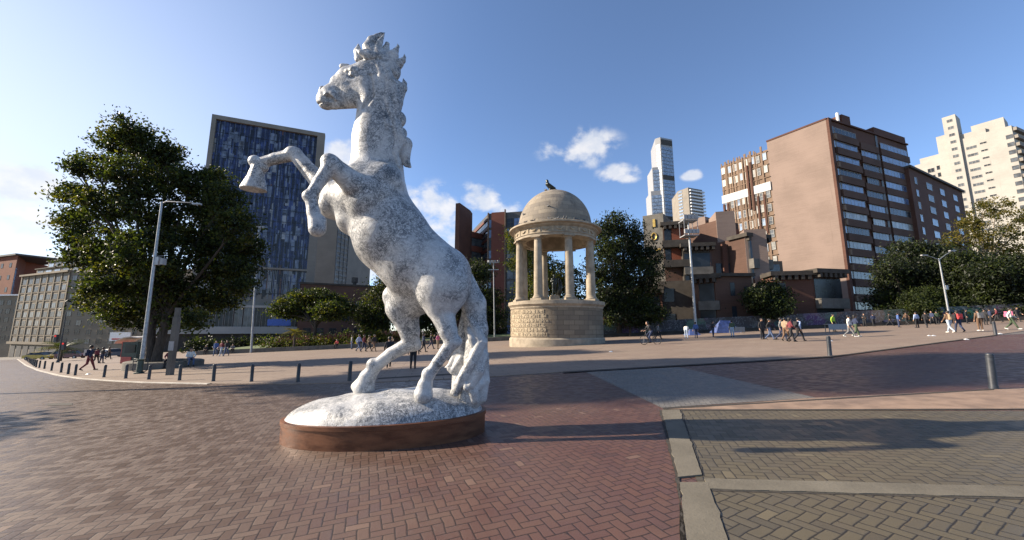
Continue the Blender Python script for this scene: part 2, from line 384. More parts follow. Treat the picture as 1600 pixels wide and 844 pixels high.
def plaza_mat():
    m, g, b = new_mat('plaza_paving'); P = geo_pos(g)
    br = g.n('ShaderNodeTexBrick'); mp = g.n('ShaderNodeMapping'); mp.inputs['Rotation'].default_value = (0, 0, R(-12)); g.put(mp.inputs['Vector'], P); g.put(br.inputs['Vector'], mp.outputs[0])
    br.inputs['Scale'].default_value = 1.0; br.inputs['Brick Width'].default_value = 1.2; br.inputs['Row Height'].default_value = 0.6; br.inputs['Mortar Size'].default_value = 0.02
    br.inputs['Color1'].default_value = (0.1980, 0.1505, 0.1148, 1); br.inputs['Color2'].default_value = (0.2376, 0.1822, 0.1386, 1); br.inputs['Mortar'].default_value = (0.1080, 0.0810, 0.0630, 1)
    a = g.noise(P, 0.25, 6, 0.65); s = g.noise(P, 2.4, 5, 0.7)
    c = g.mix(g.rng(a, 0.35, 0.7, 0, 0.45), br.outputs[0], (0.1710, 0.1170, 0.0900))
    c = g.mix(g.rng(s, 0.55, 0.8, 0, 0.5), c, (0.0990, 0.0765, 0.0630))
    g.put(b.inputs['Base Color'], c); b.inputs['Roughness'].default_value = 0.7; b.inputs['Specular IOR Level'].default_value = 0.35
    bump(g, b, s, 0.2, 0.01); return m
M['plaza'] = plaza_mat()
M['ground'] = plain('street_ground', (0.10, 0.088, 0.078), 0.85, 0.3, 0.6)
M['orange_paving'] = plain('orange_paving', (0.22, 0.15, 0.105), 0.75, 0.25, 2.5, bmp=0.3)
M['grass'] = plain('grass', (0.075, 0.1, 0.03), 0.9, 0.5, 2.5, bmp=0.6)

def horse_mat():
    m, g, b = new_mat('painted_marble_white'); P = obj_pos(g)
    wob = g.n('ShaderNodeTexNoise'); g.put(wob.inputs['Vector'], P); wob.inputs['Scale'].default_value = 3.5; wob.inputs['Detail'].default_value = 4
    Q = g.vm('ADD', P, g.vm('MULTIPLY', wob.outputs['Color'], (0.35, 0.35, 0.35)))
    v1 = g.m('ABSOLUTE', g.m('SUBTRACT', g.noise(Q, 8.0, 7, 0.68, 0.5), 0.5))
    v2 = g.m('ABSOLUTE', g.m('SUBTRACT', g.noise(Q, 20.0, 6, 0.72, 0.6), 0.5))
    vein = g.m('MAXIMUM', g.rng(v1, 0.0, 0.06, 1.0, 0.0), g.m('MULTIPLY', g.rng(v2, 0.0, 0.07, 1.0, 0.0), 0.8))
    patch = g.rng(g.noise(P, 1.5, 5, 0.62, 0.4), 0.38, 0.56)
    blot = g.rng(g.noise(g.vm('ADD', P, (7, 3, 1)), 2.6, 6, 0.7, 0.7), 0.52, 0.7)
    sp = g.rng(g.noise(P, 38, 5, 0.75), 0.5, 0.66)
    f = g.m('ADD', g.m('MULTIPLY', g.m('ADD', g.m('MULTIPLY', vein, 0.85), g.m('MULTIPLY', sp, 0.38)), g.m('ADD', 0.34, g.m('MULTIPLY', patch, 0.72))), g.m('MULTIPLY', blot, 0.34), clamp=True)
    c = g.mix(f, (0.525, 0.518, 0.505), (0.055, 0.063, 0.074))
    g.put(b.inputs['Base Color'], c); b.inputs['Roughness'].default_value = 0.42; b.inputs['Specular IOR Level'].default_value = 0.4
    b.inputs['Coat Weight'].default_value = 0.12; b.inputs['Coat Roughness'].default_value = 0.25
    hh = g.m('ADD', g.m('MULTIPLY', g.noise(P, 6, 5, 0.6), 1.0), g.m('MULTIPLY', vein, -0.15))
    bump(g, b, hh, 0.26, 0.05); return m
M['horse'] = horse_mat()
def rust_mat():
    m, g, b = new_mat('oxidised_copper_band'); P = obj_pos(g)
    a = g.noise(g.vm('MULTIPLY', P, (1, 1, 4)), 2.2, 6, 0.65); f = g.noise(P, 22, 4, 0.7)
    c = g.mix(g.rng(a, 0.3, 0.7), (0.075, 0.027, 0.013), (0.17, 0.066, 0.029)); c = g.mix(g.rng(f, 0.5, 0.75, 0, 0.5), c, (0.09, 0.035, 0.02))
    g.put(b.inputs['Base Color'], c); b.inputs['Metallic'].default_value = 0.35; g.put(b.inputs['Roughness'], g.rng(a, 0.3, 0.7, 0.32, 0.55))
    bump(g, b, f, 0.15, 0.01); return m
M['rust'] = rust_mat()
def stone_mat(name, ca, cb, bw, bh, mort=0.02, R_=4.3):
    m, g, b = new_mat(name); P = obj_pos(g)
    sp = g.n('ShaderNodeSeparateXYZ'); g.put(sp.inputs[0], P)
    ang = g.m('MULTIPLY', g.m('ARCTAN2', sp.outputs[1], sp.outputs[0]), R_)
    cv = g.n('ShaderNodeCombineXYZ'); g.put(cv.inputs[0], ang); g.put(cv.inputs[1], sp.outputs[2])
    br = g.n('ShaderNodeTexBrick'); g.put(br.inputs['Vector'], cv.outputs[0]); br.inputs['Scale'].default_value = 1.0
    br.inputs['Brick Width'].default_value = bw; br.inputs['Row Height'].default_value = bh; br.inputs['Mortar Size'].default_value = mort
    br.inputs['Color1'].default_value = (*ca, 1); br.inputs['Color2'].default_value = (*cb, 1); br.inputs['Mortar'].default_value = (*[x * 0.4 for x in ca], 1)
    br.inputs['Bias'].default_value = 0.0
    a = g.noise(P, 0.9, 6, 0.65); st = g.noise(g.vm('MULTIPLY', P, (2.2, 2.2, 0.25)), 1.0, 5, 0.65); f = g.noise(P, 12, 4, 0.65)
    c = g.mix(g.rng(a, 0.35, 0.7, 0, 0.4), br.outputs[0], tuple(x * 0.6 for x in ca))
    c = g.mix(g.rng(st, 0.52, 0.72, 0, 0.55), c, (0.10, 0.085, 0.075))
    c = g.mix(g.rng(f, 0.5, 0.75, 0, 0.3), c, tuple(x * 0.65 for x in ca))
    g.put(b.inputs['Base Color'], c); b.inputs['Roughness'].default_value = 0.85; b.inputs['Specular IOR Level'].default_value = 0.2
    bump(g, b, g.m('ADD', g.m('MULTIPLY', br.outputs['Fac'], -1.2), f), 0.5, 0.03); return m
M['stone_block'] = stone_mat('sandstone_blocks', (0.2580, 0.2064, 0.1462), (0.1591, 0.1290, 0.0963), 0.95, 0.43)
M['stone_dome'] = stone_mat('dome_stone', (0.3096, 0.2623, 0.2021), (0.1720, 0.1505, 0.1290), 1.4, 0.42, 0.008)
M['stone'] = plain('pale_sandstone', (0.2924, 0.2451, 0.1849), 0.85, 0.22, 1.6, bmp=0.3, pos=obj_pos, spec=0.2)
M['stone_relief'] = plain('carved_sandstone', (0.33, 0.27, 0.19), 0.85, 0.25, 4, bmp=0.4, spec=0.2)
M['bronze'] = plain('dark_bronze', (0.03, 0.035, 0.032), 0.4, 0.4, 8, metal=0.6)

M['pinkbrick'] = brick_wall('salmon_brick', (0.2038, 0.1516, 0.1261), 0.1)
M['redbrick'] = brick_wall('red_brick', (0.0870, 0.0430, 0.0315))
M['brownbrick'] = brick_wall('brown_brick', (0.0879, 0.0509, 0.0380))  # brown brick, darkened to hold the shade of fronts turned from the sun
M['tanbrick'] = brick_wall('tan_brick', (0.1701, 0.1169, 0.0828))
M['dkredpanel'] = brick_wall('dark_red_panel', (0.1333, 0.0447, 0.0301), 0.12, 0.6)
M['whitewall'] = brick_wall('cream_render', (0.3313, 0.3142, 0.2840), 0.08)
M['beigewall'] = brick_wall('beige_stone_cladding', (0.2021, 0.1677, 0.1247), 0.12)
M['greybeige'] = brick_wall('grey_beige_render', (0.2064, 0.1849, 0.1591), 0.1)
M['orangewall'] = brick_wall('orange_red_render', (0.1627, 0.0532, 0.0310), 0.12)
M['frame'] = plain('pale_window_frame', (0.27, 0.255, 0.23), 0.5, 0.1)
M['tanframe'] = plain('beige_window_frame', (0.13, 0.105, 0.078), 0.6, 0.15)
M['dkframe'] = plain('dark_window_frame', (0.05, 0.045, 0.04), 0.5, 0.15)
M['roofdark'] = plain('roof_felt', (0.06, 0.055, 0.05), 0.9, 0.3)
M['white_panel'] = plain('white_panel', (0.27, 0.27, 0.275), 0.45, 0.1)
M['glass'] = glass_mat('dark_glass', (0.018, 0.022, 0.028), 0.2, 0.3)
M['glassblue'] = glass_mat('blue_glass', (0.075, 0.115, 0.21), 0.12)  # blue glass, base lightened to paint in the sky's reflection
M['glasspale'] = glass_mat('curtained_glass', (0.24, 0.235, 0.215), 0.2, 0.5)
M['glassgrey'] = glass_mat('grey_glass', (0.075, 0.082, 0.09), 0.18, 0.5)
M['glasssky'] = glass_mat('tower_glass', (0.20, 0.26, 0.35), 0.1, 1.0)  # pale blue base colour stands in for reflected sky
for i, c in enumerate([(0.014, 0.020, 0.062), (0.023, 0.037, 0.11), (0.04, 0.062, 0.165), (0.12, 0.145, 0.2), (0.010, 0.011, 0.02), (0.20, 0.21, 0.23), (0.085, 0.04, 0.035)]):
    M['panel%d' % i] = glass_mat('facade_panel_%s' % ['navy', 'blue', 'bright_blue', 'steel_blue', 'black', 'silver', 'maroon'][i], c, 0.28, 0.45)
M['steel'] = plain('galvanised_steel', (0.30, 0.31, 0.32), 0.45, 0.2, 5, metal=0.5)
M['dksteel'] = plain('dark_painted_steel', (0.035, 0.038, 0.042), 0.5, 0.3, 6)
M['bollard'] = plain('bollard_paint', (0.026, 0.030, 0.038), 0.5, 0.35, 7, bmp=0.1)
M['bark'] = plain('bark', (0.055, 0.042, 0.032), 0.95, 0.4, 5, bmp=0.8, stretch=(3, 3, 0.6))
M['palebark'] = plain('pale_bark', (0.22, 0.19, 0.15), 0.95, 0.35, 5, bmp=0.6, stretch=(3, 3, 0.6))
M['leaf_dark'] = leaf_mat('leaf_dark', (0.0264, 0.0370, 0.0123), 0.38)
M['leaf_mid'] = leaf_mat('leaf_mid', (0.0484, 0.0616, 0.0150), 0.5)
M['leaf_olive'] = leaf_mat('leaf_olive', (0.0880, 0.0836, 0.0176), 0.55)
M['leaf_yellow'] = leaf_mat('leaf_yellow', (0.1496, 0.1188, 0.0246), 0.45)
M['leaf_black'] = leaf_mat('leaf_deep', (0.0123, 0.0167, 0.0088), 0.15)  # near-black colour carries the shade over the right-hand trees
M['flower'] = plain('red_brown_blooms', (0.18, 0.07, 0.04), 0.8, 0.5, 8)
M['rubber'] = plain('black_rubber', (0.015, 0.015, 0.016), 0.7, 0.3, 8)
M['red'] = plain('red_plastic', (0.35, 0.03, 0.025), 0.45, 0.2)
M['kioskred'] = plain('kiosk_red', (0.36, 0.06, 0.05), 0.45, 0.2)
M['awning'] = plain('pale_canopy', (0.55, 0.5, 0.44), 0.5, 0.15)
M['tarp'] = plain('blue_tarp', (0.05, 0.075, 0.19), 0.6, 0.35, 3)
M['yellow'] = plain('taxi_yellow', (0.45, 0.31, 0.03), 0.35, 0.1)
M['carred'] = plain('dark_red_car', (0.12, 0.02, 0.02), 0.3, 0.1)
M['cargrey'] = plain('grey_car', (0.16, 0.165, 0.17), 0.3, 0.1)
M['gold'] = plain('gilt_letters', (0.6, 0.38, 0.1), 0.3, 0.15, metal=0.7)
M['white'] = plain('white_paint', (0.6, 0.6, 0.6), 0.5, 0.1)
M['blue_sign'] = plain('blue_sign', (0.05, 0.12, 0.42), 0.4, 0.15)
M['green_paint'] = plain('dark_green_paint', (0.03, 0.05, 0.04), 0.5, 0.3, 6)
def graffiti():
    m, g, b = new_mat('sprayed_wall'); P = geo_pos(g)
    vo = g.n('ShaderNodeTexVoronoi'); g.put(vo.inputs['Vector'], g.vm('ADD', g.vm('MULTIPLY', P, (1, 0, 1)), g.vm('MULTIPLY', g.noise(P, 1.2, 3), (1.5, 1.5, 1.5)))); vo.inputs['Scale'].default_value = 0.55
    hs = g.n('ShaderNodeHueSaturation'); g.put(hs.inputs['Color'], vo.outputs['Color']); hs.inputs['Saturation'].default_value = 0.75; hs.inputs['Value'].default_value = 0.15  # low value puts the wall's shade into its paint colours
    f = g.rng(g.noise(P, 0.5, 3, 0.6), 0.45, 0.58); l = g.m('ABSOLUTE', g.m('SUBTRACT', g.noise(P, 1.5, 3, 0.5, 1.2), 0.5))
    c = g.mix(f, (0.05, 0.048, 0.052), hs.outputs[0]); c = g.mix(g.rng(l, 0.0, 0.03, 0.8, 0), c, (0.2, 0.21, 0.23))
    g.put(b.inputs['Base Color'], c); b.inputs['Roughness'].default_value = 0.8; return m
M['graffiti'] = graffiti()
# ------------------------------------------------------------------ the ground
def sheet(name, pts, mat, dz, thick=0.0):
    """flat sheet lying on the sloping square"""
    a = sum(pts[i][0] * pts[(i + 1) % len(pts)][1] - pts[(i + 1) % len(pts)][0] * pts[i][1] for i in range(len(pts)))
    if a < 0: pts = pts[::-1]
    mb = MB(); n = len(pts)
    mb.add([(x, y, gz(x) + dz) for x, y in pts], [tuple(range(n))])
    if thick:
        mb.add([(x, y, gz(x) + dz) for x, y in pts] + [(x, y, gz(x) + dz - thick) for x, y in pts], [(n + i, n + (i + 1) % n, (i + 1) % n, i) for i in range(n)])
    o = mb.build(name, mat); tag(o, kind='structure'); return o
def G2(*pp): return [tuple(gnd(*p)[:2]) for p in pp]
mb = MB(); xs = [-4000, -230, 170, 4000]; ys = [-60, 4000]
for i in range(3):
    mb.add([(xs[i], ys[0], gz(xs[i])), (xs[i + 1], ys[0], gz(xs[i + 1])), (xs[i + 1], ys[1], gz(xs[i + 1])), (xs[i], ys[1], gz(xs[i]))], [(0, 1, 2, 3)])
tag(mb.build('ground', M['ground']), kind='structure')
edge = G2((28, 561.5), (42, 571), (62, 579), (95, 587), (130, 592), (180, 595.5), (230, 598), (330, 600), (465, 601), (600, 598), (760, 590), (900, 581), (1300, 557.5), (1556, 524))
# road: everything on the camera's side of the square's edge line
sheet('brick_road', edge + [(60, 24), (60, -30), (-130, -30), (-130, 70)], M['brick_road'], 0.004)
plaza = edge + [(75, 47), (95, 70), (60, 75), (-60, 92), (-120, 120)]
sheet('plaza', plaza, M['plaza'], 0.03, 0.04)
# pale kerb along the left pavement
kp = edge[:8]; inner = []
mb = MB()
for i in range(len(kp) - 1):
    a, b_ = Vector(kp[i]), Vector(kp[i + 1]); d = (b_ - a).normalized(); n_ = Vector((d.y, -d.x)) * 0.16
    mb.add([(a.x, a.y, gz(a.x) + 0.036), (b_.x, b_.y, gz(b_.x) + 0.036), (b_.x + n_.x, b_.y + n_.y, gz(b_.x) + 0.03), (a.x + n_.x, a.y + n_.y, gz(a.x) + 0.03),
            (b_.x + n_.x, b_.y + n_.y, gz(b_.x)), (a.x + n_.x, a.y + n_.y, gz(a.x))], [(0, 3, 2, 1), (3, 5, 4, 2)])
tag(mb.build('pavement_kerb', M['pale_kerb']), kind='structure')
# stone patch, olive pavers and concrete bands on the right
sheet('grey_stone_patch', G2((915, 581.5), (1060, 574), (1275, 622), (1034, 638)), M['grey_pavers'], 0.009)
sheet('orange_strip', G2((1034, 640), (1275, 622), (1553, 609), (1640, 604), (1640, 641), (1300, 641)), M['orange_paving'], 0.009)
right_edge = 9.0
ol = G2((1036, 643), (1300, 642.5), (1640, 643)) + [(16, 5.9), (16, 0.4), tuple(gnd(1160, 900)[:2])]
sheet('olive_paving', ol, M['olive_pavers'], 0.010)
sheet('diagonal_olive_paving', G2((1085, 759), (1100, 759), (1640, 773)) + [(16, 3.4), (16, 0.4), tuple(gnd(1150, 900)[:2])], M['olive_pavers_diagonal'], 0.0125)
def rough_strip(name, quad, mat, dz, seed, jag=0.011, thick=0.05):
    """concrete strip a b c d (a-b one long side) whose long sides are chipped"""
    rnd = random.Random(seed); a, b_, c, d = [Vector(q) for q in quad]; n = 26
    s1 = [a.lerp(b_, i / n) for i in range(n + 1)]; s2 = [d.lerp(c, i / n) for i in range(n + 1)]
    w1 = (b_ - a).normalized(); nn = Vector((w1.y, -w1.x))
    def chip(p): return p + nn * (rnd.uniform(-jag, jag) * (0.3 if rnd.random() < 0.7 else 1.6))
    pts = [tuple(chip(p)) for p in s1] + [tuple(chip(p)) for p in reversed(s2)]
    return sheet(name, pts, mat, dz, thick)
q = G2((1034, 642), (1061, 749), (1097, 745), (1062, 642)); rough_strip('concrete_band', q, M['concrete_kerb'], 0.024, 1)
q = G2((1100, 750.5), (1650, 765), (1650, 782), (1110, 768)); rough_strip('concrete_band', q, M['concrete_kerb'], 0.022, 2)
q = G2((1062, 757), (1074, 850), (1138, 850), (1106, 757)); q2 = [q[0], tuple(Vector(q[0]).lerp(Vector(q[1]), 2.2)), tuple(Vector(q[3]).lerp(Vector(q[2]), 2.2)), q[3]]
rough_strip('concrete_band', q2, M['concrete_kerb'], 0.023, 3)
# dark earth-filled gaps along the bands
q = G2((1030, 642), (1056, 748), (1062, 748), (1034, 642)); rough_strip('soil_gap', q, M['soil'], 0.014, 4, 0.012, 0)
q = G2((1056, 748), (1076, 900), (1068, 900), (1062, 748)); rough_strip('soil_gap', q, M['soil'], 0.015, 5, 0.012, 0)
q = G2((1062, 643), (1096, 745), (1100, 745), (1065, 643)); rough_strip('soil_gap', q, M['soil'], 0.0155, 6, 0.012, 0)
q = G2((1110, 767), (1650, 781.5), (1650, 785), (1110, 770)); rough_strip('soil_gap', q, M['soil'], 0.0145, 7, 0.008, 0)
q = G2((1104, 766), (1140, 860), (1145, 860), (1109, 766)); rough_strip('soil_gap', q, M['soil'], 0.016, 8, 0.012, 0)
q = G2((880, 582), (1298, 557.8), (1298, 559.3), (880, 584)); rough_strip('drain_line', q, M['soil'], 0.0335, 9, 0.01, 0)
q = G2((1298, 557.8), (1556, 524), (1556, 525), (1298, 559.3)); rough_strip('drain_line', q, M['soil'], 0.034, 10, 0.01, 0)
q = G2((1036, 638.5), (1553, 608.5), (1553, 610), (1036, 640.5)); rough_strip('drain_line', q, M['soil'], 0.013, 11, 0.008, 0)
q = G2((74, 631), (113, 630), (113, 633.5), (74, 634.5)); rough_strip('drain_grate', q, M['soil'], 0.012, 13, 0.006, 0)
q = G2((590, 592), (722, 584), (722, 586.5), (590, 594)); rough_strip('drain_grate', q, M['soil'], 0.0345, 14, 0.006, 0)
q = G2((1036, 641), (1650, 639.5), (1650, 641), (1036, 643)); rough_strip('drain_line', q, M['soil'], 0.0135, 12, 0.008, 0)

# ------------------------------------------------------------------ the rearing horse
YH = 6.75
def J(px, py, dy): return at(px, py, YH + dy)
def rad(px, py, dy, r): return r * depth(J(px, py, dy)) / F
def sculpt(lo, hi, h, chains, cuts=(), planes=()):
    S = SDF(lo, hi, h)
    for ch in chains:
        pts, sy, k = ch
        if len(pts) == 1: pts = [pts[0], pts[0]]
        for a, b_ in zip(pts, pts[1:]):
            S.cone(J(*a[:3]), J(*b_[:3]), rad(*a), rad(*b_), sy, k)
    for (pts, sy, k) in cuts:
        if len(pts) == 1: pts = [pts[0], pts[0]]
        for a, b_ in zip(pts, pts[1:]): S.cone(J(*a[:3]), J(*b_[:3]), rad(*a), rad(*b_), sy, k, cut=True)
    for c, n_, r_ in planes: S.plane_cut(c, n_, r_)
    return S
body_chains = [
    ([(578, 300, 0, 49), (612, 370, 0, 56), (648, 410, 0, 53), (688, 432, 0, 49)], 0.92, 0.12),          # barrel
    ([(686, 424, -.2, 38), (692, 452, -.28, 40)], 0.9, 0.12), ([(680, 424, .2, 38), (660, 448, .25, 40)], 0.9, 0.12),
    ([(588, 292, 0, 45), (589, 215, 0, 36), (592, 150, 0, 31), (590, 115, 0, 25)], 0.62, 0.10),          # neck
    ([(600, 285, -.24, 30), (575, 312, -.34, 30), (560, 300, -.36, 25)], 0.9, 0.10),                      # near shoulder
    ([(590, 285, .24, 30), (556, 310, .32, 30)], 0.9, 0.10),
    ([(545, 312, 0, 24), (552, 345, 0, 24)], 1.2, 0.10),                                                   # breast
    ([(574, 134, 0, 34), (548, 139, 0, 26)], 0.5, 0.05), ([(576, 117, 0, 25), (515, 146, 0, 14)], 0.62, 0.03), # head
    ([(574, 117, 0, 24), (543, 121, 0, 17), (528, 128, 0, 12)], 0.62, 0.03), ([(567, 149, 0, 21), (524, 160, 0, 12)], 0.55, 0.03), ([(517, 152, 0, 19), (512, 155, 0, 17.5)], 0.62, 0.03),
    
    ([(572, 140, -.06, 27), (556, 146, -.05, 20)], 0.5, 0.06), ([(572, 140, .06, 27)], 0.5, 0.06),                               # jowls
    ([(543, 111, -.115, 4), (552, 110, -.135, 5), (563, 115, -.14, 4)], 1, 0.04), ([(535, 104, .10, 4.5), (543, 105, .12, 5)], 1, 0.05), # brows
    ([(550, 116, -.15, 4.2)], 0.7, 0.008),                                                                # eye
    ([(528, 132, -.10, 3), (556, 126, -.15, 4)], 0.8, 0.025),                                               # cheek bone
    ([(511, 147, -.12, 5), (519, 147, -.13, 5), (522, 154, -.13, 4)], 0.7, 0.015), ([(504, 139, .06, 5), (500, 148, .05, 4)], 0.8, 0.02),
    ([(561, 92, .10, 7), (559, 80, .12, 6), (560, 69, .12, 1.5)], 0.7, 0.02),
    ([(588, 90, -.11, 9), (575, 87, -.15, 8), (564, 82, -.17, 4.5), (554, 76, -.17, .5)], 0.75, 0.015),
    # near foreleg
    ([(585, 305, -.34, 32), (553, 288, -.56, 19.5), (519, 258, -.78, 14), (499, 284, -.84, 9.5), (485, 307, -.88, 9.3), (490, 332, -.88, 9.5), (496, 357, -.88, 13.5)], 0.85, 0.035),
    ([(514, 252, -.78, 12.5)], 0.9, 0.05), ([(481, 306, -.88, 8.5)], 0.9, 0.04), ([(500, 346, -.88, 10)], 0.9, 0.04),
    # far foreleg
    ([(545, 320, .24, 30), (524, 308, .28, 22), (486, 270, .34, 12), (461, 241, .38, 10.5), (430, 248, .4, 8.8), (404, 256, .4, 8.8), (401, 272, .4, 11), (396, 296, .4, 19.5)], 0.85, 0.03),
    ([(456, 239, .38, 10.5)], 0.9, 0.03), ([(398, 252, .4, 9.5)], 0.9, 0.03), ([(411, 262, .4, 8)], 0.9, 0.03),
    ([(560, 316, 0, 34), (532, 310, .08, 26), (521, 322, .08, 21)], 1.15, 0.08),
    # near hind leg
    ([(690, 446, -.26, 41), (689, 482, -.36, 21)], 0.85, 0.16), ([(689, 482, -.36, 21), (700, 517, -.42, 14.5), (707, 535, -.43, 11.5), (684, 566, -.43, 8.7), (669, 588, -.43, 8.7), (664, 602, -.43, 11), (662, 616, -.43, 15)], 0.85, 0.03), ([(665, 600, -.43, 9), (654, 614, -.43, 7)], 0.9, 0.02),
    ([(675, 464, -.36, 15)], 0.9, 0.12), ([(714, 534, -.43, 8.5)], 0.8, 0.04), ([(669, 584, -.43, 10)], 0.9, 0.03), ([(700, 470, -.36, 20)], 0.8, 0.06),
    # far hind leg
    ([(655, 445, .2, 42), (629, 480, .32, 26)], 0.85, 0.12), ([(629, 480, .32, 26), (640, 518, .36, 15.5), (643, 536, .38, 12.5), (611, 553, .38, 9.6), (587, 572, .38, 9.6), (574, 590, .38, 12.5), (569, 606, .38, 17)], 0.85, 0.03), ([(576, 588, .38, 10), (556, 604, .38, 7.5)], 0.9, 0.02),
    ([(645, 440, .22, 36), (617, 463, .32, 19)], 0.85, 0.05), ([(650, 540, .38, 8.5)], 0.8, 0.04), ([(583, 570, .38, 10.5)], 0.9, 0.03), ([(640, 470, .28, 26)], 0.8, 0.08),
    ([(640, 425, -.30, 14), (665, 445, -.36, 14)], 0.8, 0.10), ([(600, 330, -.42, 12), (625, 380, -.46, 14)], 0.7, 0.14),
]
body_cuts = [([(512, 151, -.15, 5.0), (518, 155, -.15, 4.2)], 1.3, 0.01), ([(496, 164, -.13, 1.8), (530, 163, -.13, 1.6)], 1.8, 0.008), ([(498, 164, 0, 1.8), (506, 164, 0, 1.8)], 4, 0.008), ([(552, 121, -.175, 2.5), (543, 118, -.165, 2)], 1, 0.015),
             ([(578, 118, -.22, 4), (580, 150, -.24, 4), (568, 168, -.22, 4)], 1, 0.04), 
             ([(560, 86, -.25, 2.5), (576, 86, -.24, 4)], 1, 0.015), ([(690, 500, -.62, 4), (704, 530, -.58, 3)], 1, 0.05)]
hoof = J(396, 297, .4)
planes = [(hoof, J(396, 297, .4) - J(401, 265, .4), 0.42)]
horse = thing('horse_statue', 'giant white marbled horse rearing on an oval copper-banded plinth', 'statue', (-2.2, 6.75, gz(-2.2)))
off = np.array(horse.location)
S = sculpt((-5.5, 5.45, 0.1), (-0.3, 7.9, 7.2), 0.02, body_chains, body_cuts, planes)
V, Fq, _ = S.mesh(); body = np_mesh('body', V - off, Fq, [M['horse']], None, True, horse); del S
mane_chains = [
    ([(586, 90, 0, 14), (577, 75, 0, 10), (582, 65, 0, 8.5), (590, 58, 0, 5), (595, 54, 0, 3), (602, 51, 0, .4)], 0.9, 0.02),
    ([(594, 92, -.06, 12), (590, 76, -.06, 6.5), (594, 65, -.06, 4.5), (601, 53, -.06, .5)], 0.9, 0.012), ([(580, 90, -.1, 9), (571, 84, -.1, 7), (565, 86, -.1, 2)], 0.9, 0.015),
    ([(600, 92, .02, 13), (603, 76, .04, 5.5), (605, 69, .04, 3.5), (604, 67, .04, 2)], 0.8, 0.015),
    ([(603, 108, -.02, 20), (613, 88, -.03, 10), (618, 80, -.03, 5), (622, 73, -.03, 2.2), (621, 67, -.03, .4)], 0.7, 0.015),
    ([(608, 108, 0, 18), (622, 100, -.01, 8.5), (629, 95, -.01, 5), (632, 90, -.01, 2.5), (632, 84, -.01, .4)], 0.7, 0.012),
    ([(600, 118, 0, 20), (610, 113, 0, 16)], 0.75, 0.03),
    ([(604, 140, 0, 22), (615, 142, 0, 18)], 0.7, 0.03), ([(618, 148, 0, 16), (628, 138, 0, 8.5), (632, 131, 0, 4), (630, 122, 0, .4)], 0.7, 0.015),
    ([(612, 168, 0, 16), (616, 160, 0, 14)], 0.7, 0.02), ([(608, 190, 0, 20), (620, 187, 0, 14.5)], 0.7, 0.02), ([(612, 215, 0, 18), (625, 209, 0, 11)], 0.7, 0.02),
    ([(618, 224, 0, 18), (632, 226, 0, 12), (630, 244, 0, 11), (636, 256, 0, 5.5), (640, 260, 0, 2.5), (643, 262, 0, .5)], 0.7, 0.02), ([(612, 240, 0, 16), (620, 258, 0, 8)], 0.75, 0.03),
    # ridged locks lying over the near side of the neck
    ([(590, 98, -0.11, 8), (597, 120, -0.17, 8), (592, 145, -0.18, 7), (599, 170, -0.19, 5), (596, 186, -0.18, 1)], 0.7, 0.01),
    ([(600, 104, -0.12, 8), (610, 128, -0.16, 8), (604, 154, -0.17, 7.5), (612, 180, -0.17, 5), (608, 200, -0.18, 1)], 0.7, 0.01),
    ([(614, 132, -0.09, 8), (620, 160, -0.12, 8), (613, 188, -0.15, 7), (620, 212, -0.14, 5), (614, 228, -0.14, 1)], 0.7, 0.01),
    ([(598, 170, -0.17, 6), (605, 196, -0.19, 7), (600, 220, -0.19, 6), (608, 242, -0.19, 3), (604, 252, -0.19, 1)], 0.7, 0.01),
    ([(618, 192, -0.09, 8), (626, 216, -0.11, 8), (616, 240, -0.14, 7), (622, 260, -0.13, 4), (616, 272, -0.13, 1)], 0.7, 0.01),
    ([(592, 96, .14, 9), (602, 135, .2, 10), (608, 180, .22, 8), (614, 230, .2, 4)], 0.7, 0.02), ([(608, 110, .14, 9), (618, 150, .16, 9), (616, 200, .18, 7), (624, 240, .14, 4)], 0.7, 0.02),
]
S = sculpt((-3.2, 6.2, 3.6), (-1.2, 7.3, 7.6), 0.0125, mane_chains, [([(604, 112, -.3, 3), (612, 145, -.33, 3), (606, 175, -.33, 3)], 1, 0.03), ([(618, 160, -.24, 3), (624, 190, -.26, 3)], 1, 0.03)])
V, Fq, _ = S.mesh(); np_mesh('mane', V - off, Fq, [M['horse']], None, True, horse)
tail_chains = [
    ([(724, 438, 0, 17), (740, 475, 0, 19), (745, 515, -.02, 17), (744, 560, -.05, 18), (740, 598, -.08, 19), (736, 622, -.08, 18)], 0.9, 0.05),
    ([(730, 490, .1, 9), (725, 530, .16, 13), (722, 575, .16, 15), (717, 612, .08, 12)], 0.9, 0.03),
    ([(722, 540, .12, 9), (708, 566, .14, 6.5), (701, 573, .14, 3.5), (694, 575, .14, .6)], 0.8, 0.015), ([(722, 562, .05, 8), (708, 580, .06, 5.5), (702, 577, .06, 3.5), (697, 571, .06, .6)], 0.8, 0.015),
    ([(737, 500, -.14, 7), (752, 535, -.19, 9), (738, 566, -.24, 9), (724, 590, -.24, 8), (712, 614, -.18, 6)], 0.8, 0.012),
    ([(756, 555, -.16, 8), (748, 580, -.23, 9), (736, 602, -.26, 7), (729, 606, -.27, 5), (727, 599, -.27, 3)], 0.8, 0.012),
    ([(732, 515, -.17, 4), (738, 530, -.2, 6), (740, 541, -.21, 5), (736, 551, -.2, 1)], 0.7, 0.01), ([(757, 560, -.05, 7), (757, 595, -.08, 8), (752, 622, -.1, 9)], 0.9, 0.03),
    ([(728, 575, -.16, 6), (716, 598, -.2, 6), (708, 614, -.16, 5)], 0.8, 0.01), ([(748, 600, -.2, 7), (740, 614, -.24, 8), (742, 624, -.22, 8)], 0.8, 0.012),
]
S = sculpt((-1.9, 6.1, 0.2), (-0.1, 7.4, 2.7), 0.016, tail_chains, [([(748, 545, -.34, 3.5), (728, 578, -.36, 3.5), (716, 606, -.3, 3)], 1, 0.03), ([(744, 480, -.25, 3), (750, 530, -.28, 3)], 1, 0.03)])
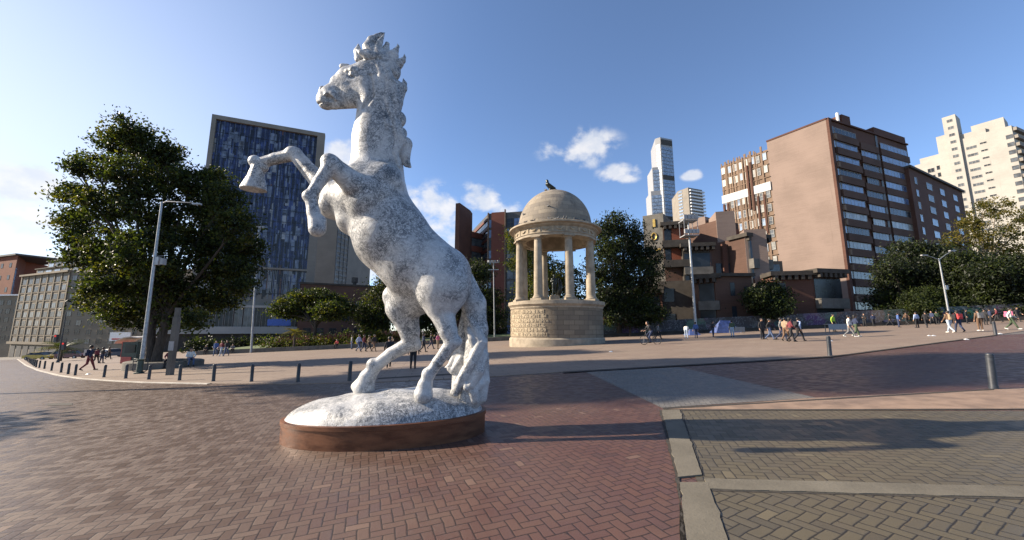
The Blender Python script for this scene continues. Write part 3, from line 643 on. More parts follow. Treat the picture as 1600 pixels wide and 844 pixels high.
V, Fq, _ = S.mesh(); np_mesh('tail', V - off, Fq, [M['horse']], None, True, horse)
# plinth: oval band with a domed marble mound
EA, EB = 1.70, 0.93; EC = (-2.165, 6.92)
EROT = R(-4)
def epoint(a, fx, z, f=1.0):
    x, y = (EA + fx) * math.cos(a), (EB + fx) * math.sin(a)
    X_ = EC[0] + x * math.cos(EROT) - y * math.sin(EROT); Y__ = EC[1] + x * math.sin(EROT) + y * math.cos(EROT)
    return (X_, Y__, gz(X_) * 1.0 + z)
mb = MB(); n = 96; prof = [(-0.02, -0.02), (0.012, 0.0), (0.015, 0.28), (0.03, 0.285), (0.03, 0.345), (0.012, 0.35), (-0.08, 0.352)]
vs = [epoint(2 * math.pi * k / n, fx, z) for fx, z in prof for k in range(n)]
mb.add(vs, [(i * n + k, i * n + (k + 1) % n, (i + 1) * n + (k + 1) % n, (i + 1) * n + k) for i in range(len(prof) - 1) for k in range(n)])
mb.build('plinth_band', M['rust'], horse, True, 35)
rings = 26; V = []; rn = np.random.RandomState(3)
ph = rn.uniform(0, 6.28, 14); fr = rn.uniform(1.5, 7, (14, 2)) * np.sign(rn.uniform(-1, 1, (14, 2)))
MOUND = 0.37
for i in range(rings + 1):
    s = i / rings
    for k in range(n):
        a = 2 * math.pi * k / n; r_ = 1 - s
        x, y = EA * 0.985 * r_ * math.cos(a), EB * 0.985 * r_ * math.sin(a)
        hgt = MOUND * (1 - r_ ** 3.2) ** 0.62 * (1 + 0.16 * math.cos(a) * r_ ** 0.7)
        bmp_ = sum(math.sin(fr[q_][0] * x * 1.6 + fr[q_][1] * y * 1.6 + ph[q_]) for q_ in range(14)) * 0.004 * min(1, s * 6)
        X_ = EC[0] + x * math.cos(EROT) - y * math.sin(EROT); Y__ = EC[1] + x * math.sin(EROT) + y * math.cos(EROT)
        V.append((X_, Y__, gz(X_) + 0.335 + hgt + bmp_))
Fm = [(i * n + k, i * n + (k + 1) % n, (i + 1) * n + (k + 1) % n, (i + 1) * n + k) for i in range(rings) for k in range(n)]
np_mesh('mound', np.array(V) - off, np.array(Fm), [M['horse']], None, True, horse)
print('HOOF z', J(567, 606, .38), J(661, 614, -.43), J(735, 620, -.08), 'hoof tip', hoof)
# ------------------------------------------------------------------ the domed stone rotunda
RC = gnd(870, 542); RR = 4.55; RCX = RC.x * (RC.y + RR) / RC.y; RCY = RC.y + RR
def zAt(py): return at(870, py, RCY).z
rg = gz(RCX)
rot = thing('rotunda', 'round sandstone temple with eight columns and a bare stone dome', 'monument', (RCX, RCY, rg - 0.3))
cz = zAt
def rr(px_half): return px_half * depth(at(870, 430, RCY)) / F
z_base, z_ped0, z_ped1, z_cor = cz(527), cz(524), cz(484), cz(474)
def lathe(name, prof, mat, parent=rot, n=96, sharp=30):
    mb = MB(); mb.lathe([(r_, z) for r_, z in prof], (RCX, RCY, 0), n); return mb.build(name, mat, parent, True, sharp)
Rp = rr(70)
lathe('base_course', [(Rp * 1.03, rg - 0.5), (Rp * 1.03, z_base - 0.12), (Rp * 1.005, z_base), (0.5, z_base)], M['stone'])
ped = lathe('pedestal', [(Rp, z_base - 0.05), (Rp, z_ped1 + 0.05)], M['stone_block'])
lathe('pedestal_cornice', [(Rp - 0.05, z_ped1), (Rp + 0.05, z_ped1), (Rp + 0.06, z_ped1 + 0.12), (Rp + 0.2, z_ped1 + 0.3), (Rp + 0.24, z_ped1 + 0.32), (Rp + 0.24, z_cor), (Rp - 0.1, z_cor + 0.04), (0.3, z_cor + 0.04)], M['stone'])
# carved relief letters in rows on the sunlit quarter
rnd = random.Random(5)
for row in range(6):
    mb = MB(); z = z_base + 0.17 + row * (z_ped1 - z_base - 0.25) / 6
    a = R(178) + row % 2 * 0.03
    while a < R(250):
        wd = rnd.uniform(0.26, 0.42); hh = (z_ped1 - z_base) / 6 * 0.66
        for _ in range(rnd.choice((3, 4, 5))):      # weathered strokes of each raised letter
            da = rnd.uniform(0.03, wd - 0.03) / Rp; hz = rnd.choice((hh, hh * 0.5, 0.07)); ww = 0.055 if hz > 0.1 else rnd.uniform(0.12, 0.3)
            zz = z + rnd.uniform(0, max(0.001, hh - hz)) + hz / 2; t = a + da
            mb.box((RCX + Rp * math.cos(t), RCY + Rp * math.sin(t), zz), (0.07, ww, hz), t)
        a += wd / Rp + 0.012
    mb.lathe([(Rp - 0.02, z - 0.02 - 0), (Rp + 0.006, z - 0.02), (Rp + 0.006, z + hh + 0.03), (Rp - 0.02, z + hh + 0.03)], (RCX, RCY, 0), 24, R(178), R(250)); mb.build('carved_relief', M['stone_relief'], rot)
mb = MB()
z_c0, z_c1 = z_cor + 0.04, cz(381); Rc = rr(57.5)
for k in range(8):
    a = R(-90 + 13 + 45 * k); c = (RCX + Rc * math.cos(a), RCY + Rc * math.sin(a))
    cm = MB(); cm.box((c[0], c[1], z_c0 + 0.1), (1.12, 1.12, 0.2), a)
    cm.lathe([(0.53, 0.2), (0.55, 0.27), (0.52, 0.34), (0.46, 0.38), (0.47, 0.42), (0.41, 0.5), (0.405, 1.6), (0.345, z_c1 - z_c0 - 0.42), (0.325, z_c1 - z_c0 - 0.36), (0.37, z_c1 - z_c0 - 0.33), (0.33, z_c1 - z_c0 - 0.3),
              (0.335, z_c1 - z_c0 - 0.2), (0.45, z_c1 - z_c0 - 0.12)], (c[0], c[1], z_c0), 24)
    cm.box((c[0], c[1], z_c1 - 0.06), (1.0, 1.0, 0.12), a)
    cm.build('column', M['stone'], rot, True, 35)
z_e1, z_e2 = cz(357), cz(352); Re = rr(65)
z_soff = z_c1
lathe('entablature', [(Rc - 0.75, z_soff), (Re - 0.1, z_soff), (Re - 0.1, z_soff + 0.22), (Re - 0.03, z_soff + 0.24), (Re - 0.03, z_soff + 0.3), (Re - 0.12, z_soff + 0.32), (Re - 0.12, z_soff + 0.82), (Re + 0.02, z_soff + 0.9), (Re + 0.04, z_soff + 0.94)], M['stone'])
fr = MB()
for k in range(40):
    a = 2 * math.pi * k / 40; c = (RCX + (Re - 0.11) * math.cos(a), RCY + (Re - 0.11) * math.sin(a))
    if k % 2: fr.box((c[0], c[1], z_soff + 0.57), (0.09, 0.2, 0.48), a)
    else:
        t = [(c[0] + 0.03 * math.cos(a) - q * math.sin(a), c[1] + 0.03 * math.sin(a) + q * math.cos(a), z_soff + 0.70 - 0.20 * math.cos(q / 0.34 * 1.5)) for q in (-0.3, -0.15, 0, 0.15, 0.3)]
        fr.tube(t, [0.04, 0.07, 0.09, 0.07, 0.04], 6)
build_each(fr, 'garland', M['stone_relief'], rot, False)
zc0 = z_soff + 0.94
lathe('cornice', [(Re - 0.2, zc0 - 0.05), (Re + 0.10, zc0), (Re + 0.16, zc0 + 0.1), (Re + 0.40, zc0 + 0.16), (Re + 0.46, zc0 + 0.18), (Re + 0.46, zc0 + 0.32), (Re + 0.34, zc0 + 0.38), (rr(58), zc0 + 0.46), (rr(58), zc0 + 0.55)], M['stone'])
Rd = rr(57.5); z_d0 = zc0 + 0.42; z_d1 = cz(299.5)
prof = [(Rd * 1.03, z_d0), (Rd * 1.03, z_d0 + 0.22), (Rd, z_d0 + 0.26)] + [(Rd * math.cos(t), z_d0 + 0.26 + (z_d1 - z_d0 - 0.26) * math.sin(t)) for t in [R(3.2 * i) for i in range(1, 28)]] + [(0.02, z_d1)]
lathe('dome', prof, M['stone_dome'], sharp=50)
lathe('ceiling', [(Rc - 0.7, z_soff - 0.0)] + [((Rc - 0.75) * math.cos(R(10 * i)), z_soff + 0.1 + 2.6 * math.sin(R(10 * i))) for i in range(10)], M['stone'])

# ------------------------------------------------------------------ people, birds: one continuous body each
SKIN = [plain('skin_tan', (0.33, 0.19, 0.125), 0.5, 0.1), plain('skin_brown', (0.22, 0.12, 0.08), 0.5, 0.1)]
cloth = {k: plain('cloth_' + k, c, 0.85, 0.2, 14) for k, c in dict(black=(0.015, 0.015, 0.018), navy=(0.02, 0.03, 0.07), blue=(0.05, 0.10, 0.26), jeans=(0.06, 0.09, 0.17), paleblue=(0.30, 0.38, 0.55),
    white=(0.62, 0.6, 0.56), grey=(0.14, 0.14, 0.145), brown=(0.13, 0.075, 0.045), maroon=(0.13, 0.022, 0.03), red=(0.36, 0.04, 0.045), pink=(0.5, 0.13, 0.22), green=(0.05, 0.075, 0.04), lime=(0.3, 0.45, 0.04), tan=(0.27, 0.20, 0.13), palejeans=(0.32, 0.38, 0.46)).items()}
hairm = plain('dark_hair', (0.012, 0.010, 0.009), 0.6, 0.3, 20)
shoem = {'dark': cloth['black'], 'white': cloth['white']}
def body_mesh(name, pose):
    """1.7 m figure facing -Y, feet at z=0. joints given per pose; slots: skin, top, trousers, shoes"""
    S = SDF((-0.75, -0.8, -0.06), (0.75, 0.8, 1.85), 0.026); P = pose
    def c(pts, rs, idn, sy=1.0, k=0.05):
        for (a, b_, ra, rb) in zip(pts, pts[1:], rs, rs[1:]): S.cone(a, b_, ra, rb, sy, k, idn)
    hip, chest, neck, head = P['hip'], P['chest'], P['neck'], P['head']
    hx = Vector((0.09, 0, 0)); sx_ = Vector((0.17, 0, 0)); hip, chest, neck, head = map(Vector, (hip, chest, neck, head))
    up = (chest - hip).normalized()
    for s_, key in ((-1, 'L'), (1, 'R')):
        c([chest + sx_ * s_ * 0.45 + up * 0.06, hip + hx * s_ * 0.7 + up * 0.12], [0.125, 0.115], 1, 0.85, 0.06)
        c([hip + hx * s_ + up * 0.04, P['knee' + key], P['ank' + key]], [0.105, 0.068, 0.048], 2, 1.0, 0.035)
        an = Vector(P['ank' + key]); td = P.get('toe' + key, (0, -0.17, -0.05))
        c([an + Vector((0, 0.03, -0.045)), an + Vector(td)], [0.045, 0.036], 3, 1.0, 0.02)
        sh = chest + sx_ * s_ + up * 0.10
        c([sh, P['elb' + key]], [0.068, 0.05], 1, 1.0, 0.035); el_ = Vector(P['elb' + key]); wr = Vector(P['wri' + key])
        c([el_, wr], [0.048, 0.036], 1, 1.0, 0.02)
        hd = (wr - el_).normalized(); c([wr, wr + hd * 0.09], [0.034, 0.042], 0, 1.0, 0.015); c([wr + hd * 0.09, wr + hd * 0.17], [0.036, 0.022], 0, 1.0, 0.015)
        c([wr + hd * 0.05, wr + hd * 0.10 + Vector((0, -0.045, 0))], [0.02, 0.014], 0, 1.0, 0.01)
    c([neck - Vector((0, 0, 0.03)), head - Vector((0, 0, 0.06))], [0.055, 0.055], 0, 1.0, 0.03)
    f = Vector(P.get('face', (0, -1, 0)))
    c([head - Vector((0, 0, 0.05)) + f * 0.02, head + Vector((0, 0, 0.035))], [0.078, 0.098], 0, 1.05, 0.03)
    c([head + f * 0.10 - Vector((0, 0, 0.02)), head + f * 0.115 - Vector((0, 0, 0.045))], [0.016, 0.02], 0, 1.0, 0.02)
    V, Fq, vid = S.mesh()
    me_o = np_mesh(name, V, Fq, [SKIN[0], cloth['black'], cloth['jeans'], shoem['dark']], vid[Fq[:, 0]], True)
    me = me_o.data; bpy.data.objects.remove(me_o)
    # hair cap
    S = SDF((-0.75, -0.8, 0.9), (0.75, 0.8, 1.9), 0.02)
    hp = head - f * 0.018 + Vector((0, 0, 0.035)); S.cone(hp, hp, 0.108, 0.108, 1.08, 0.02)
    if P.get('long'): S.cone(hp - f * 0.05, hp - f * 0.07 - Vector((0, 0, 0.24)), 0.085, 0.06, 0.8, 0.05)
    S.cone(head + f * 0.12 - Vector((0, 0, 0.03)), head + f * 0.12 - Vector((0, 0, 0.09)), 0.09, 0.09, 1.0, 0.02, cut=True)
    V, Fq, _ = S.mesh(); ho = np_mesh(name + '_hair', V, Fq, [hairm], None, True); hm = ho.data; bpy.data.objects.remove(ho)
    return me, hm
base = dict(hip=(0, 0, 0.90), chest=(0, 0.0, 1.28), neck=(0, 0.0, 1.46), head=(0, -0.02, 1.60))
POSES = {
 'stand': dict(base, kneeL=(-0.10, -0.01, 0.49), kneeR=(0.10, -0.02, 0.49), ankL=(-0.11, 0.02, 0.09), ankR=(0.11, 0.0, 0.09), elbL=(-0.26, 0.03, 1.12), elbR=(0.26, 0.03, 1.12), wriL=(-0.27, -0.05, 0.88), wriR=(0.27, -0.04, 0.88)),
 'walk': dict(base, kneeL=(-0.09, -0.16, 0.50), kneeR=(0.09, 0.06, 0.47), ankL=(-0.09, -0.30, 0.11), ankR=(0.09, 0.36, 0.17), toeR=(0, -0.12, -0.12), elbL=(-0.25, 0.13, 1.13), elbR=(0.25, -0.08, 1.12), wriL=(-0.25, 0.08, 0.89), wriR=(0.23, -0.26, 0.94)),
 'walk_long': dict(base, long=True, kneeL=(-0.09, 0.04, 0.47), kneeR=(0.09, -0.14, 0.50), ankL=(-0.09, 0.30, 0.15), ankR=(0.09, -0.22, 0.10), toeL=(0, -0.13, -0.11), elbL=(-0.25, -0.07, 1.12), elbR=(0.25, 0.11, 1.12), wriL=(-0.20, -0.25, 0.98), wriR=(0.25, 0.10, 0.88)),
 'bag': dict(base, kneeL=(-0.11, -0.03, 0.49), kneeR=(0.10, 0.03, 0.48), ankL=(-0.13, -0.06, 0.09), ankR=(0.12, 0.09, 0.09), elbL=(-0.27, 0.05, 1.13), elbR=(0.26, 0.0, 1.12), wriL=(-0.14, -0.2, 1.18), wriR=(0.18, -0.2, 1.10)),
 'sit': dict(hip=(0, 0.05, 0.50), chest=(0, 0.02, 0.88), neck=(0, -0.03, 1.05), head=(0, -0.07, 1.18), kneeL=(-0.12, -0.38, 0.52), kneeR=(0.13, -0.38, 0.52), ankL=(-0.13, -0.36, 0.09), ankR=(0.15, -0.42, 0.09), elbL=(-0.27, -0.1, 0.75), elbR=(0.27, -0.1, 0.75), wriL=(-0.15, -0.3, 0.64), wriR=(0.15, -0.3, 0.64)),
 'bend': dict(hip=(0, 0.16, 0.88), chest=(0, -0.10, 1.14), neck=(0, -0.24, 1.24), head=(0, -0.36, 1.26), kneeL=(-0.11, 0.06, 0.49), kneeR=(0.11, 0.02, 0.49), ankL=(-0.12, 0.12, 0.09), ankR=(0.12, 0.05, 0.09), elbL=(-0.22, -0.28, 0.94), elbR=(0.22, -0.28, 0.94), wriL=(-0.12, -0.38, 0.72), wriR=(0.12, -0.38, 0.72)),
 'ride': dict(hip=(0, 0.10, 0.98), chest=(0, -0.08, 1.33), neck=(0, -0.17, 1.49), head=(0, -0.22, 1.62), kneeL=(-0.12, -0.22, 0.72), kneeR=(0.12, -0.16, 0.58), ankL=(-0.12, -0.06, 0.40), ankR=(0.12, -0.06, 0.20), elbL=(-0.27, -0.27, 1.16), elbR=(0.27, -0.27, 1.16), wriL=(-0.24, -0.5, 1.06), wriR=(0.24, -0.5, 1.06)),
}
PM = {k: body_mesh('body', v) for k, v in POSES.items()}
packm = MB()
packm.box((0, 0.2, 1.24), (0.30, 0.16, 0.42)); packm.box((0, 0.29, 1.14), (0.22, 0.06, 0.2)); packm.box((-0.12, -0.13, 1.30), (0.05, 0.04, 0.34)); packm.box((0.12, -0.13, 1.30), (0.05, 0.04, 0.34))
def person(pt, pose, face, top_c, trou, label, group=None, hgt=1.68, shoes='dark', skin=0, pack=None, name='person', lift=0.0):
    """pt = (x, y); face = heading in degrees, 0 looks at the camera (-Y), 90 to the right"""
    o = thing(name, label, 'person', (pt[0], pt[1], gz(pt[0]) + 0.034 + lift), group, R(face)); s_ = hgt / 1.70; o.scale = (s_, s_, s_)
    me, hm = PM[pose]; b_ = link(bpy.data.objects.new('body', me), o)
    for i, m_ in enumerate((SKIN[skin], cloth[top_c], cloth[trou], shoem[shoes])):
        b_.material_slots[i].link = 'OBJECT'; b_.material_slots[i].material = m_
    link(bpy.data.objects.new('hair', hm), o)
    if pack:
        mb_ = MB(); mb_.v, mb_.f, mb_.mi = packm.v, packm.f, packm.mi
        k = mb_.build('backpack', cloth[pack], o, local=True)
    return o
def P2(px, py): q = gnd(px, py); return (q.x, q.y)
def ppl(px, feet, head, pose, face, t, tr, label, **kw):
    q = gnd(px, feet); kw.setdefault('hgt', max(1.52, min(1.84, (feet - head) * depth(q) / F))); return person((q.x, q.y), pose, face, t, tr, label, **kw)
gr = 'people crossing the square'
ppl(137, 580, 541, 'walk', 160, 'navy', 'maroon', 'person with a backpack and raised sleeve striding past the bollard row', pack='navy', group=gr)
ppl(149, 569, 545, 'walk', 200, 'maroon', 'black', 'person in red top walking between the backpacker and the kiosk', group=gr)
ppl(158, 568, 544, 'bag', 170, 'black', 'navy', 'person in black jacket nearest the kiosk\'s red side', group=gr)
ppl(169, 562, 543, 'walk_long', 120, 'brown', 'black', 'person in brown coat just left of the kiosk roof', group=gr)
ppl(103, 559, 541, 'stand', 60, 'black', 'black', 'person in black standing behind the traffic light pole', group=gr)
ppl(336, 557, 530, 'walk', 20, 'blue', 'jeans', 'person in bright blue jacket, left of the trio before the flower bed', group=gr)
ppl(345, 557, 531, 'walk_long', -15, 'maroon', 'palejeans', 'person in maroon top and pale trousers, middle of the trio before the flower bed', group=gr, shoes='white')
ppl(353, 557, 531, 'walk', 10, 'black', 'jeans', 'person in black jacket, right of the trio before the flower bed', group=gr)
ppl(560, 550, 524, 'walk', 75, 'paleblue', 'jeans', 'person in pale blue shirt leading the group left of the far hind leg', group=gr)
ppl(568, 550, 525, 'walk_long', 80, 'maroon', 'navy', 'person in dark red coat in the group left of the far hind leg', group=gr)
ppl(576, 550, 525, 'walk', 95, 'tan', 'black', 'person in tan jacket in the group left of the far hind leg', group=gr)
ppl(584, 550, 524, 'walk', 70, 'black', 'brown', 'person in black hooded top at the end of the group by the horse', group=gr)
ppl(549, 546, 521, 'stand', 120, 'grey', 'jeans', 'person in grey top standing behind the group by the planting bed', group=gr)
ppl(607, 576, 531, 'walk', 200, 'black', 'black', 'person dressed all in black seen behind the far hind shank', group=gr)
ppl(645, 577, 532, 'stand', 185, 'black', 'black', 'person in black standing directly behind the far hock', group=gr)
ppl(661, 551, 522, 'walk_long', 100, 'navy', 'black', 'person in navy framed between the two hind legs, leftmost', group=gr)
ppl(673, 546, 522, 'walk', 110, 'black', 'navy', 'person in black framed between the two hind legs, in the middle', group=gr)
ppl(684, 546, 523, 'bag', 60, 'pink', 'tan', 'person in pink top framed between the hind legs', group=gr)
ppl(1073, 530, 505, 'bend', 150, 'white', 'palejeans', 'person bending in cream top and pale trousers by the lamp mast', group=gr, shoes='white')
ppl(1088, 529, 509, 'stand', 180, 'blue', 'navy', 'person in blue standing just right of the tall mast foot', group=gr)
ppl(1115, 528, 508, 'bag', 30, 'black', 'navy', 'person in black beside the blue tarp shelter', group=gr)
ppl(1145, 527, 508, 'stand', 170, 'green', 'palejeans', 'person in dark green top right of the blue tarp shelter', group=gr)
ppl(1192, 531, 499, 'stand', 10, 'black', 'black', 'person in black coat with pale scarf standing left in the square', group=gr)
ppl(1204, 532, 501, 'walk', 40, 'black', 'jeans', 'person in black top and jeans beside the coated one', group=gr)
ppl(1222, 532, 498, 'walk', 60, 'grey', 'navy', 'person in grey jacket at the left of the walking foursome', group=gr)
ppl(1229, 534, 498, 'walk', 120, 'tan', 'brown', 'person in tan top and brown trousers in the walking foursome', group=gr)
ppl(1237, 535, 498, 'walk_long', 75, 'maroon', 'black', 'person in maroon jacket in the walking foursome', group=gr)
ppl(1250, 534, 502, 'walk', 100, 'paleblue', 'black', 'person in pale blue shirt striding at the right of the foursome', group=gr, pack='black')
ppl(1329, 528, 497, 'walk', 60, 'white', 'grey', 'person in white top, left of the pair in front of the dark trees', group=gr, shoes='white')
ppl(1339, 527, 497, 'walk_long', 75, 'navy', 'green', 'person in navy top, right of the pair in front of the dark trees', group=gr, shoes='white')
ppl(1405, 512, 492, 'stand', 60, 'blue', 'navy', 'person in blue in the shade by the dark trees', group=gr)
ppl(1434, 513, 493, 'stand', 180, 'paleblue', 'black', 'person in light blue shirt seen from behind in tree shade', group=gr)
ppl(1449, 513, 494, 'walk', 150, 'black', 'black', 'person in black to the right of the light blue shirt', group=gr)
ppl(1486, 521, 488, 'walk', 175, 'brown', 'palejeans', 'person in brown jacket and pale jeans under the double lamp', group=gr, shoes='white', pack='tan')
ppl(1500, 520, 489, 'walk_long', 170, 'black', 'navy', 'person in black with red bag right of the pale jeans', group=gr, pack='red')
ppl(1533, 518, 488, 'stand', 165, 'brown', 'brown', 'person in brown coat standing alone near the far bollard', group=gr, shoes='white', pack='grey')
ppl(1541, 508, 486, 'stand', 100, 'black', 'black', 'person in black in shade behind the brown coat', group=gr)
ppl(1549, 507, 485, 'stand', 60, 'navy', 'black', 'person in navy in shade above the far bollard', group=gr)
ppl(1583, 516, 487, 'walk', 30, 'white', 'green', 'person in white and pink top at the far right of the square', group=gr, pack='pink', shoes='white')
rnd = random.Random(11)
tops = ['black', 'navy', 'black', 'brown', 'navy', 'green', 'black', 'maroon']  # dark cloth colours stand in for the shade over this crowd
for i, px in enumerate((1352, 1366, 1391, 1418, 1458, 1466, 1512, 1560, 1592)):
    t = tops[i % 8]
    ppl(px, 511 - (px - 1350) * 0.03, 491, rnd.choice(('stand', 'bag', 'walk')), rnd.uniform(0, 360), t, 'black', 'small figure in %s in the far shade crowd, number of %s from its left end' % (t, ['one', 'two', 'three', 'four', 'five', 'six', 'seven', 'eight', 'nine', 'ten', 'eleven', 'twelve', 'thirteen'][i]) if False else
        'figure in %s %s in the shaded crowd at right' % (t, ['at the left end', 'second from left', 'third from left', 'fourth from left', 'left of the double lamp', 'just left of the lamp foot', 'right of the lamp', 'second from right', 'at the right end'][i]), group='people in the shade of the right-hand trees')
# bronze figure inside the temple, on its own small block
bz = z_cor + 0.04
st = thing('bronze_statue', 'dark bronze standing figure on a block inside the rotunda', 'statue', (RCX - 0.15, RCY, bz), None, 0)
mb = MB(); mb.box((RCX - 0.15, RCY, bz + 0.32), (0.95, 0.95, 0.64)); mb.box((RCX - 0.15, RCY, bz + 0.7), (0.75, 0.75, 0.12)); mb.build('block', M['stone'], st)
fb = link(bpy.data.objects.new('figure', PM['bag'][0].copy()), st); fb.location = (0, 0, 0.74); fb.scale = (1.22, 1.22, 1.22); fb.data.materials.clear(); [fb.data.materials.append(M['bronze']) for _ in range(4)]
fh = link(bpy.data.objects.new('hair', PM['bag'][1].copy()), st); fh.location = (0, 0, 0.74); fh.scale = (1.22, 1.22, 1.22); fh.data.materials.clear(); fh.data.materials.append(M['bronze'])
mb = MB(); mb.tube([(RCX + 0.25, RCY - 0.05, bz + 0.8), (RCX + 0.5, RCY + 0.1, bz + 1.7), (RCX + 0.35, RCY + 0.1, bz + 2.5)], [0.28, 0.22, 0.08], 8); mb.build('cloak', M['bronze'], st, True)

def bird_body(S, s_, wings=False):
    S.cone((0.10 * s_, 0, 0.12 * s_), (-0.10 * s_, 0, 0.10 * s_), 0.062 * s_, 0.05 * s_, 1, 0.04 * s_); S.cone((-0.10 * s_, 0, 0.10 * s_), (-0.27 * s_, 0, 0.07 * s_), 0.045 * s_, 0.018 * s_, 1.3, 0.04 * s_)
    S.cone((0.11 * s_, 0, 0.15 * s_), (0.155 * s_, 0, 0.235 * s_), 0.04 * s_, 0.034 * s_, 1, 0.03 * s_); S.cone((0.18 * s_, 0, 0.235 * s_), (0.215 * s_, 0, 0.225 * s_), 0.014 * s_, 0.005 * s_, 1, 0.01 * s_)
    for y in (-0.03, 0.03): S.cone((0.02 * s_, y * s_, 0.08 * s_), (0.03 * s_, y * s_, 0.0), 0.012 * s_, 0.010 * s_, 1, 0.01 * s_)
S = SDF((-0.32, -0.12, -0.03), (0.26, 0.12, 0.32), 0.012); bird_body(S, 1.0); V, Fq, _ = S.mesh()
bo = np_mesh('pigeon', V, Fq, [plain('pigeon_feathers', (0.05, 0.052, 0.06), 0.6, 0.5, 30)], None, True); bird_me = bo.data; bpy.data.objects.remove(bo)
zl = zc0 + 0.5
places = [(-1.27, 0), (-1.17, 0), (-1.05, 0), (-0.85, 0), (-0.62, 0), (-0.22, 0), (-0.05, 0), (0.08, 0), (0.15, 0), (0.35, 0), (0.41, 0), (0.62, 0)]
desc = ['at the left end of the ledge', 'second from the left end', 'third from the left end', 'fourth from the left', 'fifth from the left', 'sixth from the left', 'near the middle of the ledge', 'right of the middle', 'second right of the middle', 'fourth from the right end', 'third from the right end', 'near the right end of the ledge']
rnd = random.Random(4)
for i, (t, _) in enumerate(places):
    a = R(-90) + t; q = Rd * 1.03 + 0.3
    o = link(bpy.data.objects.new('pigeon', bird_me)); o.location = (RCX + q * math.cos(a), RCY + q * math.sin(a), zc0 + 0.4 + 0.02); o.rotation_euler = (0, 0, rnd.uniform(0, 6.28)); o.scale = (1.25,) * 3
    tag(o, 'dark pigeon perched below the dome, ' + desc[i], 'bird', 'pigeons on the rotunda')
for (aa, tt, lb) in ((-1.1, 0.22, 'dark pigeon clinging low on the left of the dome'), (-0.28, 0.30, 'dark pigeon sitting on the dome face above the ledge'), (-0.95, 1.25, 'dark pigeon on top of the dome beside the bronze bird')):
    a = R(-90) + aa; q = Rd * math.cos(tt); o = link(bpy.data.objects.new('pigeon', bird_me)); o.scale = (1.25,) * 3
    o.location = (RCX + q * math.cos(a), RCY + q * math.sin(a), z_d0 + 0.26 + (z_d1 - z_d0 - 0.26) * math.sin(tt)); o.rotation_euler = (0, 0, 2.0); tag(o, lb, 'bird', 'pigeons on the rotunda')
S = SDF((-1.2, -0.6, -0.05), (1.2, 0.6, 1.4), 0.025)
for a_, b__, r1, r2, sy in (((-0.05, 0, 0.55), (-0.35, 0, 0.75), 0.2, 0.2, 1), ((-0.35, 0, 0.75), (-0.45, 0, 1.02), 0.15, 0.11, 1), ((-0.45, 0, 1.02), (-0.50, 0, 1.10), 0.12, 0.09, 1), ((-0.56, 0, 1.06), (-0.62, 0, 1.0), 0.05, 0.02, 1),
                          ((0.0, 0, 0.55), (0.6, 0, 0.42), 0.17, 0.09, 1.2), ((0.6, 0, 0.42), (0.85, 0, 0.34), 0.09, 0.05, 1.6), ((-0.3, -0.2, 0.75), (0.45, -0.16, 0.55), 0.11, 0.05, 0.7), ((-0.3, 0.2, 0.75), (0.45, 0.16, 0.55), 0.11, 0.05, 0.7),
                          ((0, -0.1, 0.45), (0.05, -0.14, 0.12), 0.08, 0.05, 1), ((0, 0.1, 0.45), (-0.1, 0.14, 0.12), 0.08, 0.05, 1), ((-0.25, 0, 0.06), (0.25, 0, 0.06), 0.13, 0.12, 1.4)):
    S.cone(a_, b__, r1, r2, sy, 0.05)
V, Fq, _ = S.mesh(); o = np_mesh('bronze_bird', V * 1.12, Fq, [M['bronze']], None, True); o.location = (RCX - 0.55, RCY, z_d1 - 0.12); o.rotation_euler = (0, 0.3, 0); tag(o, 'dark bronze bird of prey crouching on top of the dome', 'sculpture')
# ------------------------------------------------------------------ buildings
WIN = {}
def win_mesh(w_, h_, panes, rows, fm, gm, fw=0.07, proud=0.07):
    key = (round(w_, 2), round(h_, 2), panes, rows, fm, gm)
    if key in WIN: return WIN[key]
    mb = MB(); mb.mat(1); mb.box((0, -0.012, 0), (w_, 0.05, h_)); mb.mat(0)
    for x in (-w_ / 2, w_ / 2): mb.box((x, -proud / 2, 0), (fw, proud, h_ + fw))
    for z in (-h_ / 2, h_ / 2): mb.box((0, -proud / 2 + (0.004), z), (w_ - fw, proud, fw))
    for i in range(1, panes): mb.box((-w_ / 2 + w_ * i / panes, -proud / 2 + 0.01, 0), (fw * 0.8, proud * 0.8, h_ - fw))
    for i in range(1, rows): mb.box((0, -proud / 2 + 0.012, -h_ / 2 + h_ * i / rows), (w_ - fw, proud * 0.7, fw * 0.8))
    o = mb.build('window', [M[fm], M[gm]]); me = o.data; bpy.data.objects.remove(o); WIN[key] = me; return me
class Face:
    """a wall plane seen from outside: p0 left foot, p1 right foot"""
    def __init__(s, p0, p1):
        s.p0 = Vector((p0[0], p0[1])); s.p1 = Vector((p1[0], p1[1])); d = s.p1 - s.p0; s.L = d.length; s.d = d / s.L; s.n = Vector((s.d.y, -s.d.x)); s.rz = math.atan2(s.d.y, s.d.x)
    def pt(s, u, z, out=0.0): q = s.p0 + s.d * u + s.n * out; return (q.x, q.y, z)
    def box(s, mb, u0, u1, z0, z1, o0, o1): c = s.pt((u0 + u1) / 2, (z0 + z1) / 2, (o0 + o1) / 2); mb.box(c, (u1 - u0, o1 - o0, z1 - z0), s.rz)
